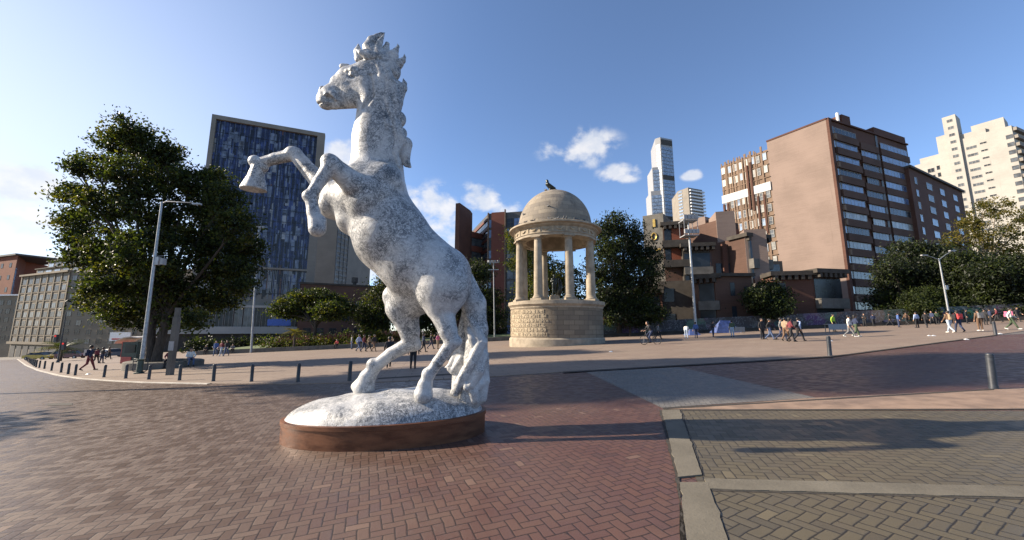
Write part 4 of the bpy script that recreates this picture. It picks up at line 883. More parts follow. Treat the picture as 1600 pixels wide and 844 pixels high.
def windows(root, face, items, cap=100, cap_used=None):
    """items: (u, z, w, h, panes, rows, frame, glass, out); each window a part, past the cap one more part"""
    loc = ORIG[root.name]; n0 = sum(1 for c in root.children if c.name.startswith('window')); rest = MB()
    items = sorted(items, key=lambda t: -t[2] * t[3])
    for (u, z, w_, h_, pn, rw, fm, gm, out) in items:
        me = win_mesh(w_, h_, pn, rw, fm, gm)
        if n0 < 99:
            o = link(bpy.data.objects.new('window', me), root); o.location = Vector(face.pt(u, z, out)) - loc; o.rotation_euler = (0, 0, face.rz); n0 += 1
        else:
            Mx = Matrix.Translation(face.pt(u, z, out)) @ Matrix.Rotation(face.rz, 4, 'Z')
            for p in me.polygons: rest.mi.append({'frame': 0, 'dkframe': 0}.get(fm, 0) if p.material_index == 0 else 1 + GL.index(gm)); b = len(rest.v); rest.v += [tuple(Mx @ me.vertices[i].co) for i in p.vertices]; rest.f.append(tuple(range(b, b + len(p.vertices))))
    if rest.v: tag(rest.build('window_rows', [M[items[0][6]]] + [M[q] for q in GL], root), kind='stuff')
GL = ['glass', 'glassblue', 'glasspale', 'glassgrey', 'glasssky']
def solid(root, name, poly, z0, z1, mat): mb = MB(); mb.prism([tuple(p) for p in poly], z0, z1); return mb.build(name, mat, root)
def back(p0, p1, dep):
    f = Face(p0, p1); return [tuple(p0), tuple(p1), tuple(f.p1 - f.n * dep), tuple(f.p0 - f.n * dep)]
rnd = random.Random(21)

# -- blue panelled tower on the left
p0, p1 = top(335, 182, 60), top(499, 210, 60); f = Face(p0, p1); g0 = gz(p0[0])
bt = thing('office_tower', 'tall office tower with a mosaic of blue and grey glass panels', 'building', (*((f.p0 + f.p1) / 2), g0))
poly = back(p0, p1, 16); solid(bt, 'wall', poly, g0 - 2, 59.2, M['greybeige'])
mb = MB(); z0p = 11.5
f.box(mb, -0.3, f.L + 1.6, 59.0, 60.2, -1.0, 0.9); f.box(mb, -0.3, 0.7, z0p - 2, 59.0, -1.0, 0.9); f.box(mb, f.L - 0.4, f.L + 1.6, g0, 59.0, -0.5, 0.9)
zb = at(400, 418, f.pt(f.L * .4, 0)[1]).z
f.box(mb, 0.7, f.L - 0.4, zb - 0.25, zb + 0.25, 0, 0.9); mb.build('portal_frame', M['greybeige'], bt)
mb = MB(); NCOL = 62; W_ = (f.L - 1.1) / NCOL
for ci in range(NCOL):
    z = z0p - rnd.uniform(0, 2.0)
    while z < 59:
        hh = rnd.choice((1.2, 1.9, 2.6, 3.4, 4.2)); z2 = min(59, z + hh); up = z > zb
        wts = (34, 30, 8, 6, 20, 3, 1) if up else (14, 8, 2, 10, 44, 16, 3)
        mb.mat(rnd.choices(range(7), wts)[0]); o_ = rnd.choice((0.1, 0.14, 0.2))
        u = 0.7 + ci * W_; f.box(mb, u + 0.02, u + W_ - 0.02, z + 0.02, z2 - 0.03, 0.0, o_); z = z2
mb.build('curtain_wall', [M['panel%d' % i] for i in range(7)], bt)
mb = MB()
for ci in range(0, NCOL + 1):
    if rnd.random() < 0.6: f.box(mb, 0.68 + ci * W_ - 0.03, 0.68 + ci * W_ + 0.03, z0p, zb - 0.3, 0.2, 0.34)
build_each(mb, 'mullion_fin', M['steel'], bt)
mb = MB()
for k in range(14): f.box(mb, 0.7, f.L - 0.4, 59.0 - 3.4 - k * 3.4 - 0.07, 59.0 - 3.4 - k * 3.4 + 0.07, 0.0, 0.26)
build_each(mb, 'floor_line', M['panel4'], bt)
mb = MB()
for ci in range(2, NCOL, 3): f.box(mb, 0.7 + ci * W_ - 0.04, 0.7 + ci * W_ + 0.04, zb + 0.3, 58.9, 0.0, 0.3)
build_each(mb, 'mullion_line', M['panel3'], bt)
# lighter panels, two or three columns wide
mb = MB()
for _ in range(62):
    u = 1.2 + rnd.random() * (f.L - 4); z = rnd.uniform(13, 56); mb.mat(rnd.choice((0, 0, 1))); f.box(mb, u, u + 0.95, z, z + rnd.choice((1.9, 2.4, 3.2)), 0.05, 0.23)
build_each(mb, 'pale_panel', [M['panel3'], M['panel5']], bt)
# podium and street level
zp1, zp2 = at(360, 492, f.p0.y).z, at(360, 508, f.p0.y).z; pu0, pu1 = -7.0, f.L + 0.5
mb = MB(); f.box(mb, pu0, pu1, zp1 + 2.0, zp1 + 2.6, -4, 3.0); f.box(mb, pu0, pu1, zp2 - 2.2, zp2 - 0.4, -4, 3.4); build_each(mb, 'podium_band', M['whitewall'], bt)
mb = MB(); f.box(mb, pu0 + 0.3, pu1 - 0.3, g0 - 1, zp1 + 2.0, -3.5, 2.4); mb.build('podium', M['dark_concrete'], bt)
windows(bt, f, [(pu0 + 1.6 + i * 2.05, (zp1 + zp2) / 2 + 0.9, 1.7, zp1 - zp2 + 2.6, 2, 1, 'frame', rnd.choice(('glass', 'glassgrey', 'glass')), 2.42) for i in range(15)])
mb = MB(); f.box(mb, f.L - 8.5, f.L - 3, zp2 - 0.1, zp2 + 1.6, 2.5, 2.75); mb.build('blue_fascia_sign', M['blue_sign'], bt)
mb = MB(); f.box(mb, 1.2, 5.2, zp1 + 3.2, zp1 + 8.2, 0.35, 0.55); mb.build('hoarding_panel', M['white_panel'], bt)
# -- beige slab behind it
p0, pm, p1 = top(478, 296, 60), top(531, 300, 60), top(549, 309, 60)
bs = thing('beige_slab', 'plain beige slab building half hidden behind the horse\'s chest', 'building', (*pm, gz(pm[0])))
solid(bs, 'wall', [p0, pm, p1, (p1[0] + 1, p1[1] + 25), (p0[0], p0[1] + 25)], gz(pm[0]) - 3, 60, M['greybeige'])
fs = Face(pm, p1); mb = MB()
for i in range(24): fs.box(mb, 0.5, fs.L - 0.4, 12 + i * 2.0, 12.9 + i * 2.0, 0, 0.15)
for i in range(4): fs.box(mb, 0.2 + i * fs.L / 3.2, 0.5 + i * fs.L / 3.2, 8, 60, 0.0, 0.3)
build_each(mb, 'window_strip', M['glassgrey'], bs)
# -- low brick block
p0, p1 = top(470, 442, 13.5), top(612, 449, 13.5); f = Face(p0, p1); g0 = gz(p0[0])
lb = thing('low_brick_block', 'low brown brick block behind the acacia, with rooftop tanks', 'building', (*((f.p0 + f.p1) / 2), g0))
solid(lb, 'wall', back(p0, p1, 14), g0 - 2, 13.2, M['brownbrick']); mb = MB(); f.box(mb, -0.2, f.L + 0.2, 13.2, 13.7, -14, 0.3); mb.build('roof', M['dark_concrete'], lb)
windows(lb, f, [(2.2 + i * 3.0, g0 + 3.6 + j * 3.6, 1.7, 1.7, 2, 2, 'dkframe', 'glass', 0.0) for i in range(int(f.L / 3)) for j in range(3)])
mb = MB(); c = f.pt(f.L * 0.58, 0, -3); mb.tube([(c[0], c[1], 13.6), (c[0], c[1], 14.6)], 0.5, 10); mb.tube([(c[0], c[1], 14.6), (c[0], c[1], 16)], 0.85, 12); mb.build('roof_tank', M['roofdark'], lb, True, 40)
mb = MB(); f.box(mb, f.L - 8.0, f.L - 4.2, g0, g0 + 4.2, 0.02, 0.14); mb.build('pale_shutter', M['panel3'], lb)

# -- red and blue building behind the tail
pc = top(763, 333, 35); pr = top(846, 327, 35); pl = top(735, 363, 35); g0 = gz(pc[0])
rb = thing('red_blue_building', 'office block of dark red panels and blue glass with a tall blank red fin', 'building', (*pc, g0))
solid(rb, 'wall', [pl, pc, pr, (pr[0], pr[1] + 20), (pl[0], pl[1] + 5)], g0 - 2, 34.8, M['dkframe'])
f = Face(pc, pr); mb = MB(); f.box(mb, 1.1, f.L * 0.32, g0, 34.9, 0, 0.5); mb.build('red_panel', M['dkredpanel'], rb)
mb = MB(); f.box(mb, -0.1, 0.25, g0, 35, -0.2, 0.4); f.box(mb, f.L * .32, f.L * .34, g0, 35.6, 0, 0.6); build_each(mb, 'edge_fin', M['tanbrick'], rb)
it = [(0.65, g0 + 2 + j * 3.0, 0.75, 2.3, 1, 2, 'dkframe', rnd.choice(('glassblue', 'glass')), 0.1) for j in range(11)]
it += [(f.L * .34 + 1.3 + i * 2.05, g0 + 2 + j * 3.0, 1.9, 2.5, 2, 2, 'dkframe', rnd.choice(('glassblue', 'glassblue', 'glass', 'glassgrey')), 0.1) for j in range(11) for i in range(int(f.L * .64 / 2.05))]
windows(rb, f, it)
fl = Face(pl, pc); mb = MB()
for j in range(11): fl.box(mb, 0.3, fl.L - 0.3, g0 + 1.5 + j * 3.0, g0 + 3.0 + j * 3.0, 0, 0.12)
build_each(mb, 'window_band', M['glassgrey'], rb)
mb = MB()
for j in range(11): fl.box(mb, 0, fl.L, g0 + 3.1 + j * 3.0, g0 + 3.7 + j * 3.0, 0, 0.4)
build_each(mb, 'floor_band', M['dkredpanel'], rb)
a0, a1, a2 = top(712, 318, 36), top(718.5, 317, 36), top(735, 329, 36)
solid(rb, 'blank_fin', [a0, a1, a2, (a2[0] + 0.3, a2[1] + 3), (a0[0] - 0.2, a0[1] + 9)], g0 - 2, 36, M['redbrick'])
mb = MB(); q0 = Vector(a2); q1 = Vector(pc)
fk = Face((a2[0], a2[1] + 2), (pc[0], pc[1] + 8))
for z in (16, 20.2, 24.4, 28.6): fk.box(mb, -0.5, fk.L, z, z + 1.7, -2, 0)
build_each(mb, 'link_gallery', M['dkredpanel'], rb)
mb = MB()
for z in (17.7, 21.9, 26.1): fk.box(mb, -0.5, fk.L, z, z + 2.4, -1.9, -0.3)
build_each(mb, 'link_glazing', M['glassgrey'], rb)

# -- stepped glass skyscraper and the white balconied tower far behind
def tower_face(root, face, z0, z1, step, mat, name='glass_floor', o=0.3, inset=1.0, gap=1.0):
    mb_ = MB(); z = z0
    while z < z1 - step * 0.5: face.box(mb_, inset, face.L - inset, z, z + step - gap, 0.0, o); z += step
    build_each(mb_, name, mat, root)
A = top(1031.5, 214.5, 205); B = top(1050, 218, 205); L_ = top(1023.5, 217, 205); g0 = 6
sk = thing('glass_skyscraper', 'slender stepped glass skyscraper, tallest in the distance', 'building', (*A, g0))
f = Face(A, B); fl = Face(L_, A)
solid(sk, 'wall', [L_, A, B, (B[0] + 10, B[1] + 28), (L_[0] + 6, L_[1] + 30)], g0, 205, M['white_panel'])
zs = [205, 195, 163, 158, 118, 114, 73, 70, 20]
for z1_, z0_ in ((195, 163), (158, 118), (114, 73), (70, 24)):
    tower_face(sk, f, z0_, z1_, 4.0, M['glasssky'], inset=0.6, gap=0.7, o=0.5)
mb = MB()
for z1_, z0_ in ((203, 197), (163, 158), (118, 114), (73, 70)): f.box(mb, 0.4, f.L - 0.4, z0_, z1_, 0.0, 0.35)
build_each(mb, 'plant_floor', M['roofdark'], sk)
tower_face(sk, fl, 30, 200, 4.0, M['white'], inset=0.4, gap=0.5, o=0.25)
for (pxl, pyt, zz, lab) in ((1019, 262, 0, 'stepped_wing'), (1017, 299, 0, 'stepped_wing')):
    Y0 = A[1] + 4; tp = at(pxl, pyt, Y0); tr_ = at(1034, pyt - 4, Y0)
    poly = [(tp.x, Y0), (tr_.x, Y0 - 3), (tr_.x + 3, Y0 + 22), (tp.x + 3, Y0 + 24)]
    solid(sk, lab, poly, g0, tp.z, M['white_panel']); ff = Face(poly[0], poly[1]); tower_face(sk, ff, 30, tp.z - 3, 4.0, M['glasssky'], inset=0.5, gap=0.8, o=0.4); Y0 -= 3
A = top(1075, 293, 132); B = top(1097, 297, 132); L_ = top(1059, 299, 132)
wt = thing('balcony_tower', 'pale tower with stacked white balconies beside the glass skyscraper', 'building', (*A, 6))
solid(wt, 'wall', [L_, A, B, (B[0] + 8, B[1] + 22), (L_[0] + 4, L_[1] + 24)], 6, 132, M['greybeige'])
f = Face(A, B); mb = MB()
for j in range(38): f.box(mb, 1.0, f.L + 1.5, 14 + j * 3.1, 15.2 + j * 3.1, 0, 1.6)
build_each(mb, 'balcony', M['white'], wt); tower_face(wt, f, 14.2, 131, 3.1, M['glasssky'], inset=1.0, gap=1.5, o=0.2)
fl = Face(L_, A); mb = MB()
for j in range(38): fl.box(mb, 0.4, fl.L * 0.4, 14.6 + j * 3.1, 16.2 + j * 3.1, 0, 0.3)
build_each(mb, 'window_strip', M['glasssky'], wt)

# -- brick slab: blank gable, finned wing and window front
C0 = top(1125, 250, 45); C1 = top(1197.5, 222, 45); C2 = top(1290, 187, 45); C3 = top(1416, 228, 45)
d = (Vector(C2) - Vector(C0)).normalized(); C1 = tuple(Vector(C0) + d * (Vector(C1) - Vector(C0)).dot(d)); g0 = gz(60)
sb = thing('brick_slab', 'big salmon brick slab with a huge blank gable and balconied front', 'building', (*C2, g0))
nb = Vector((C3[0] - C2[0], C3[1] - C2[1]))
solid(sb, 'wall', [C1, C2, C3, tuple(Vector(C3) - d * 12), tuple(Vector(C1) + nb * 0.6)], g0 - 1, 45, M['pinkbrick'])
f = Face(C1, C2); mb = MB(); f.box(mb, -0.05, f.L + 0.1, 45.0, 45.35, -0.5, 0.12); f2 = Face(C2, C3); f2.box(mb, 0.15, f2.L, 45.0, 45.35, -0.5, 0.4); mb.build('parapet', M['redbrick'], sb)
mb = MB(); f2.box(mb, 0.0, 0.9, g0 - 1, 44.95, 0.0, 0.5); mb.build('corner_pier', M['redbrick'], sb)
L2 = f2.L; fh = 3.05
mb = MB(); mr = MB(); md = MB()
it = []
def gl(j): return rnd.choice(('glassblue', 'glassblue', 'glass')) if j > 6 else rnd.choice(('glasspale', 'glassgrey', 'glass', 'glasspale'))
f2.box(md, 0.9, L2, g0, 44.9, 0.0, 0.06)
for j in range(13):
    z = 45 - 2.1 - j * fh; jj = 12 - j
    # brick spandrels, slightly staggered balconies
    f2.box(mb, 1.5, L2 * 0.31, z - 2.35, z - 0.85, 0.06, 0.7); f2.box(mb, L2 * 0.335, L2 * 0.555, z - 2.7, z - 1.2, 0.06, 0.62); f2.box(mb, L2 * 0.60, L2 * 0.985, z - 2.5, z - 1.0, 0.06, 0.45)
    if j % 3 != 1: f2.box(mr, 0.9, 1.5, z - 2.3, z - 1.2, 0.06, 0.85)
    it.append((L2 * 0.155 + 0.9, z - 0.1, L2 * 0.24, 1.42, 6, 1, 'frame', gl(jj), 0.3)); it.append((1.25, z - 0.05, 0.9, 1.5, 1, 1, 'frame', 'glasssky' if j % 2 else 'glassgrey', 0.32))
    if j != 0: it.append((L2 * 0.445, z - 0.45, L2 * (0.19 if j % 3 else 0.14), 1.42, 5, 1, 'frame', gl(jj), 0.3))
    it.append((L2 * 0.79, z - 0.25, L2 * 0.36, 1.4, 8, 1, 'frame', gl(jj), 0.25))
build_each(mb, 'spandrel_band', M['brownbrick'], sb); build_each(mr, 'balcony_block', M['tanbrick'], sb); md.build('recess_wall', M['redbrick'], sb); windows(sb, f2, it)
mb = MB(); f2.box(mb, L2 * 0.565, L2 * 0.592, g0, 44.9, 0.06, 0.16); mb.build('dark_joint', M['dkframe'], sb)
mb = MB(); f2.box(mb, L2 * 0.30, L2 * 0.56, 45.36, 47.0, -6, -1.5); f2.box(mb, L2 * 0.33, L2 * 0.43, 47.0, 49.6, -5.5, -2); f2.box(mb, L2 * 0.56, L2 * 0.98, 45.36, 46.9, -4, 0.2); build_each(mb, 'roof_house', M['redbrick'], sb)
mb = MB(); c = f2.pt(L2 * 0.31, 0, -2.5); mb.tube([(c[0], c[1], 45.5), (c[0], c[1], 50)], 0.3, 8); mb.build('chimney', M['white'], sb, True, 40)
# finned wing
f = Face(C0, C1); solid(sb, 'finned_wing', [tuple(C0), tuple(C1), tuple(Vector(C1) + nb * 0.5), tuple(Vector(C0) + nb * 0.5)], g0 - 1, 43.2, M['tanbrick'])
us = [0.06, 0.2, 0.33, 0.44, 0.56, 0.68, 0.8, 0.92]; mb = MB(); mr = MB(); it = []
band = 45 - 3 * 3.05 - 1.4
for j in range(14):
    for i, u in enumerate(us):
        z = 43.2 - 1.7 - j * 3.05
        if abs(z - band + 0.4) < 1.4: continue
        w_ = (0.9, 0.7, 1.2, 0.6, 0.7, 1.1, 0.7, 1.1)[i]
        it.append((u * f.L, z + rnd.choice((0, 0, 0.2)), w_, 1.7, 1, 2, 'frame', rnd.choice(('glasssky', 'glasspale', 'glassgrey', 'glasspale')), 0.1))
for i in range(17):
    u = (0.01, 0.095, 0.13, 0.165, 0.235, 0.275, 0.30, 0.365, 0.40, 0.415, 0.47, 0.52, 0.60, 0.64, 0.72, 0.755, 0.86)[i] * f.L
    zt = 43.2 + (0.5, 0.7, 0.2, 0.9, 0.4, 0.3, 1.0, 0.7, 0.3, 0.8, 0.3, 0.9, 0.4, 1.0, 0.8, 0.4, 1.2)[i]; w_ = (0.3, 0.45, 0.22, 0.45, 0.22, 0.4, 0.2, 0.35, 0.2, 0.3, 0.3, 0.5, 0.3, 0.45, 0.3, 0.25, 0.4)[i]
    f.box(mb, u, u + w_, g0, zt, 0.0, (0.12, 0.22, 0.16)[i % 3])
for j in range(14): f.box(mb, 0, f.L, 43.2 - 0.45 - j * 3.05 - 0.12, 43.2 - 0.45 - j * 3.05 + 0.05, 0.0, 0.2)
build_each(mb, 'wall_fin', M['tanbrick'], sb); windows(sb, f, it)
mb = MB(); f.box(mb, -0.2, f.L * 0.56, band - 1.2, band + 0.8, 0.03, 0.27); f.box(mb, f.L * 0.66, f.L, band - 1.1, band + 0.9, 0.03, 0.26); build_each(mb, 'white_band', M['white_panel'], sb)
mb = MB()
for (u, za, zb_) in ((0.555, band - 4.5, band + 6.5), (0.63, band - 5, band + 7), (0.72, band - 11, band - 1.8), (0.84, band - 11, band - 1.8), (0.0, band - 9.5, band - 1.5), (0.085, band - 9.5, band - 1.5), (0.25, band - 18, band - 9), (0.36, band - 18, band - 9), (0.5, band - 22, band - 13), (0.6, band - 22, band - 13)):
    f.box(mb, u * f.L, u * f.L + 0.4, za, zb_, 0.0, 0.4)
build_each(mb, 'red_fin', M['redbrick'], sb)
# lower wing to the right
D0 = top(1419, 262, 38.5); D1 = top(1503, 301, 38.5); f = Face(D0, D1)
lw = thing('brick_wing', 'lower dark brick apartment wing right of the balconied front', 'building', (*D0, gz(D0[0])))
solid(lw, 'wall', back(D0, D1, 12), gz(D0[0]) - 1, 38.5, M['redbrick']); mb = MB(); f.box(mb, -0.1, f.L + 0.3, 38.5, 39.0, -12, 0.5); mb.build('roof_edge', M['roofdark'], lw)
it = []
for j in range(11):
    z = 38.5 - 2.6 - j * 3.0
    for (u, w_, pn) in ((0.09, 1.4, 2), (0.32, 3.4, 4), (0.56, 3.0, 4), (0.82, 3.0, 4)): it.append((u * f.L, z, w_, 1.6, pn, 1, 'frame', gl(11 - j), 0.02))
windows(lw, f, it)
# -- cream residential tower at the right
E1 = Vector(top(1580, 196, 75)); E0 = E1 - d * -23.5; E0 = E1 + (-d) * 23.5; g0 = gz(E1.x)
ct = thing('cream_tower', 'tall cream apartment tower with stepped roof at the right', 'building', (*E1, g0))
f = Face(tuple(E0), tuple(E1)); nb2 = nb.normalized()
solid(ct, 'wall', [tuple(E0 + d * 7.4), tuple(E1), tuple(E1 + nb2 * 14), tuple(E0 + d * 7.4 + nb2 * 14)], g0 - 1, 75, M['whitewall'])
solid(ct, 'core_wall', [f.pt(7.4, 0, .9)[:2], f.pt(11.0, 0, .9)[:2], f.pt(11.0, 0, -6)[:2], f.pt(7.4, 0, -6)[:2]], g0 - 1, 85.5, M['whitewall'])
solid(ct, 'core_wall', [f.pt(4.9, 0, .5)[:2], f.pt(7.4, 0, .5)[:2], f.pt(7.4, 0, -6)[:2], f.pt(4.9, 0, -6)[:2]], g0 - 1, 78.5, M['whitewall'])
solid(ct, 'left_wing', [f.pt(-2.5, 0, -.4)[:2], f.pt(4.9, 0, -.4)[:2], f.pt(4.9, 0, -8)[:2], f.pt(-2.5, 0, -8)[:2]], g0 - 1, 69.5, M['whitewall'])
solid(ct, 'roof_house', [f.pt(-1.0, 0, -1.5)[:2], f.pt(4.9, 0, -1.5)[:2], f.pt(4.9, 0, -8)[:2], f.pt(-1.0, 0, -8)[:2]], 69.5, 72, M['whitewall'])
solid(ct, 'roof_house', [f.pt(14, 0, -1.5)[:2], f.pt(22, 0, -1.5)[:2], f.pt(22, 0, -9)[:2], f.pt(14, 0, -9)[:2]], 75, 79.5, M['whitewall'])
solid(ct, 'roof_house', [f.pt(11, 0, -.5)[:2], f.pt(17.5, 0, -.5)[:2], f.pt(17.5, 0, -5)[:2], f.pt(11, 0, -5)[:2]], 75, 77, M['whitewall'])
it = []
for j in range(23):
    z = 83.4 - j * 2.95; it.append((9.3, z, 1.5, 1.1, 2, 1, 'frame', 'glassgrey', 0.92))
    if z < 74:
        it.append((13.4, z - 0.9, 2.6, 1.0, 3, 1, 'frame', 'glassgrey', 0.02)); it.append((16.4, z - 0.3, 1.6, 0.6, 2, 1, 'frame', 'glass', 0.02)); it.append((22.6, z - 0.6, 1.5, 1.4, 2, 1, 'dkframe', 'glassgrey', 0.02))
    if z < 67: it.append((1.9, z, 1.9, 1.7, 2, 1, 'frame', 'glass', -0.38)); it.append((4.0, z + 0.4, 0.8, 1.6, 1, 1, 'dkframe', 'glass', -0.38)); it.append((-1.6, z, 1.0, 1.2, 1, 1, 'dkframe', 'glass', -0.38))
windows(ct, f, it)
f = Face(tuple(E1), tuple(E1 + nb2 * 14)); mb = MB()
for j in range(20): f.box(mb, 0.3, 12, 73 - j * 2.95, 74.2 - j * 2.95, 0, 1.0)
build_each(mb, 'balcony', M['greybeige'], ct)

# -- brown brick and concrete complex in front of the slab
def blk(root, name, pxl, pxr, pyt, Yl, Yr, dep, mat, zb_=None, eave=None):
    """block whose front top edge runs from pxl to pxr at height pyt (left end)"""
    a = at(pxl, pyt, Yl); z = a.z; dR = px_dir(pxr, pyt); b_ = (dR[0] / dR[1] * Yr, Yr); p0_, p1_ = (a.x, Yl), b_
    solid(root, name, back(p0_, p1_, dep), gz(a.x) - 1 if zb_ is None else zb_, z, mat); return Face(p0_, p1_), z
def dentils(root, face, z, out=0.8, mat='dark_concrete'):
    mb_ = MB(); face.box(mb_, -0.4, face.L + 0.4, z - 0.15, z + 0.45, -3, out); u = 0.1
    while u < face.L: face.box(mb_, u, u + 0.42, z - 0.75, z - 0.15, 0.0, out - 0.05); u += 0.85
    return mb_.build('dentil_eave', M[mat], root)
def bands(root, face, zs_, u0, u1, wh, sh, out=0.35):
    mb_ = MB(); mc = MB()
    for z in zs_: face.box(mb_, u0, u1, z - wh, z, 0.0, 0.06); face.box(mc, u0 - 0.1, u1 + 0.1, z - wh - sh, z - wh, 0.0, out)
    build_each(mb_, 'window_band', M['glass'], root); build_each(mc, 'sill_band', M['concrete'], root)
bc = thing('brick_complex', 'low stepped brown brick and concrete complex with dentilled eaves', 'building', (38, 64, gz(38)))  # wall tones darkened to carry the shade on its fronts
f, z = blk(bc, 'stair_tower', 1004, 1036, 338, 68, 66, 6, M['concrete']); 
mb = MB(); q = f.pt(f.L * 0.52, z - 4.0, 0.12); ring = [(q[0] + 0.42 * math.cos(t) * f.d.x, q[1] + 0.42 * math.cos(t) * f.d.y, q[2] + 0.62 * math.sin(t)) for t in [2 * math.pi * k / 20 for k in range(21)]]
mb.tube(ring, 0.1, 6); f.box(mb, f.L * .5, f.L * .62, z - 2.3, z - 0.9, 0.02, 0.2); f.box(mb, f.L * .46, f.L * .8, z - 6.6, z - 6.25, 0.02, 0.2); build_each(mb, 'gilt_emblem', M['gold'], bc)
f, z = blk(bc, 'brick_floors', 1035, 1070, 353, 66, 65, 5, M['brownbrick']); dentils(bc, f, z, 0.9); 
mb = MB()
for k, zz in enumerate((z - 3.6, z - 7.0)): f.box(mb, -0.3, f.L + 0.6, zz - 0.5, zz + 0.7, 0, 1.4)
build_each(mb, 'balcony', M['dark_concrete'], bc); mb = MB(); f.box(mb, 0.2, f.L * 0.35, z - 2.6, z - 0.6, 0, 0.05); f.box(mb, 0.2, f.L * 0.3, z - 6.2, z - 4, 0, 0.05); build_each(mb, 'window', M['glass'], bc)
mb = MB(); f.box(mb, f.L * .4, f.L * .95, z - 2.8, z - 0.5, 0.0, 0.1); f.box(mb, f.L * .35, f.L * .9, z - 6.4, z - 4.0, 0, 0.1); build_each(mb, 'timber_shutter', M['orangewall'], bc)
f, z = blk(bc, 'upper_block', 1064, 1102, 347, 76, 72, 8, M['pinkbrick']); bands(bc, f, (z - 2.5, z - 6.0, z - 9.5), f.L * 0.5, f.L, 1.5, 1.2)
f, z = blk(bc, 'upper_block', 1096, 1120, 356, 78, 67, 3, M['pinkbrick']); f, z = blk(bc, 'upper_block', 1120, 1153, 344, 67, 69, 8, M['brownbrick'])  # sunlit side painted in salmon, shaded front in brown
mb = MB(); f.box(mb, 0.6, f.L, z - 3.2, z - 1.2, 0, 0.06); f.box(mb, 0.6, f.L, z - 6.4, z - 4.6, 0, 0.06); build_each(mb, 'timber_shutter', M['orangewall'], bc)
f, z = blk(bc, 'middle_block', 1066, 1112, 386, 64, 63, 8, M['dark_concrete']); dentils(bc, f, z, 0.9); bands(bc, f, (z - 1.2, z - 4.9, z - 8.4), 0.2, f.L - 0.2, 2.3, 1.2)
f, z = blk(bc, 'middle_block', 1108, 1150, 382, 63, 63, 8, M['brownbrick']); mb = MB()
for zz in (z - 3.2, z - 6.8):
    for u in (0.34, 0.72): f.box(mb, f.L * u - 0.7, f.L * u + 0.7, zz - 2.2, zz, 0, 0.06)
build_each(mb, 'window', M['glass'], bc); mb = MB(); f.box(mb, f.L * .5 - 0.35, f.L * .5 + 0.35, z - 14, z, 0, 0.5); mb.build('brick_pier', M['redbrick'], bc)
f, z = blk(bc, 'bay_tower', 1146, 1163.5, 373, 66, 60, 3, M['pinkbrick']); f, z = blk(bc, 'bay_tower', 1163.5, 1196, 369, 60, 61.5, 6, M['brownbrick']); dentils(bc, f, z, 0.7)  # salmon paints the lit left face, brown the front in shade
mb = MB(); f.box(mb, 0.2, f.L * .95, z - 5.2, z - 3.7, 0, 1.0); f.box(mb, 0.2, f.L * .95, z - 9.2, z - 7.6, 0, 1.0); build_each(mb, 'concrete_bay', M['concrete'], bc)
mb = MB(); f.box(mb, 0.3, f.L * .9, z - 3.7, z - 0.8, 0, 0.5); f.box(mb, 0.3, f.L * .9, z - 7.6, z - 5.2, 0, 0.5); build_each(mb, 'bay_glazing', M['glass'], bc)
f, z = blk(bc, 'link_block', 1196, 1222, 408, 66, 66, 4, M['tanbrick']); mb = MB(); f.box(mb, 0.3, f.L * .8, z - 2.4, z - 0.6, 0, 0.06); mb.build('window', M['glassgrey'], bc)
f, z = blk(bc, 'front_block', 1084, 1122, 436, 58, 56, 9, M['brownbrick']); dentils(bc, f, z, 1.0); bands(bc, f, (z - 0.8, z - 4.6, z - 7.9), 0.6, f.L - 0.1, 2.6, 1.3, 0.5)
f, z = blk(bc, 'front_block', 1116, 1174, 431, 56, 56, 9, M['brownbrick']); mb = MB(); f.box(mb, -0.3, f.L + 0.3, z - 0.1, z + 0.35, -3, 0.5); mb.build('roof_edge', M['dark_concrete'], bc)
mb = MB()
for zz in (z - 1.0, z - 4.4, z - 7.2): f.box(mb, f.L * .4, f.L * .52, zz - 1.9, zz, 0, 0.06)
f.box(mb, f.L * .78, f.L * .9, z - 3.6, z - 1.6, 0, 0.06); build_each(mb, 'window', M['glass'], bc)
f, z = blk(bc, 'rear_block', 1172, 1214, 424, 60, 60, 8, M['redbrick'])
f, z = blk(bc, 'side_block', 1206, 1268, 430, 56, 55, 10, M['redbrick']); dentils(bc, f, z, 0.7); mb = MB(); f.box(mb, f.L * .18, f.L * .32, z - 3, z - 1.2, 0, 0.06); build_each(mb, 'window', M['glass'], bc)
f, z = blk(bc, 'side_block', 1268, 1311, 426, 55, 56, 10, M['redbrick']); dentils(bc, f, z, 1.2); bands(bc, f, (z - 0.8, z - 5.0), 0.2, f.L, 2.9, 1.4, 0.9)
f, z = blk(bc, 'left_annex', 940, 1034, 455, 66, 62, 8, M['redbrick']); dentils(bc, f, z, 1.0); bands(bc, f, (z - 1.2, z - 4.8), 0.5, f.L - 0.5, 2.0, 1.2)
f, z = blk(bc, 'concrete_wall', 1028, 1086, 440, 62.5, 60.5, 6, M['dark_concrete']); mb = MB()
for zz in (z - 1.2, z - 5.2, z - 8.4): f.box(mb, f.L * .15, f.L * .42, zz - 2.1, zz, 0, 0.06)
build_each(mb, 'window', M['glass'], bc)

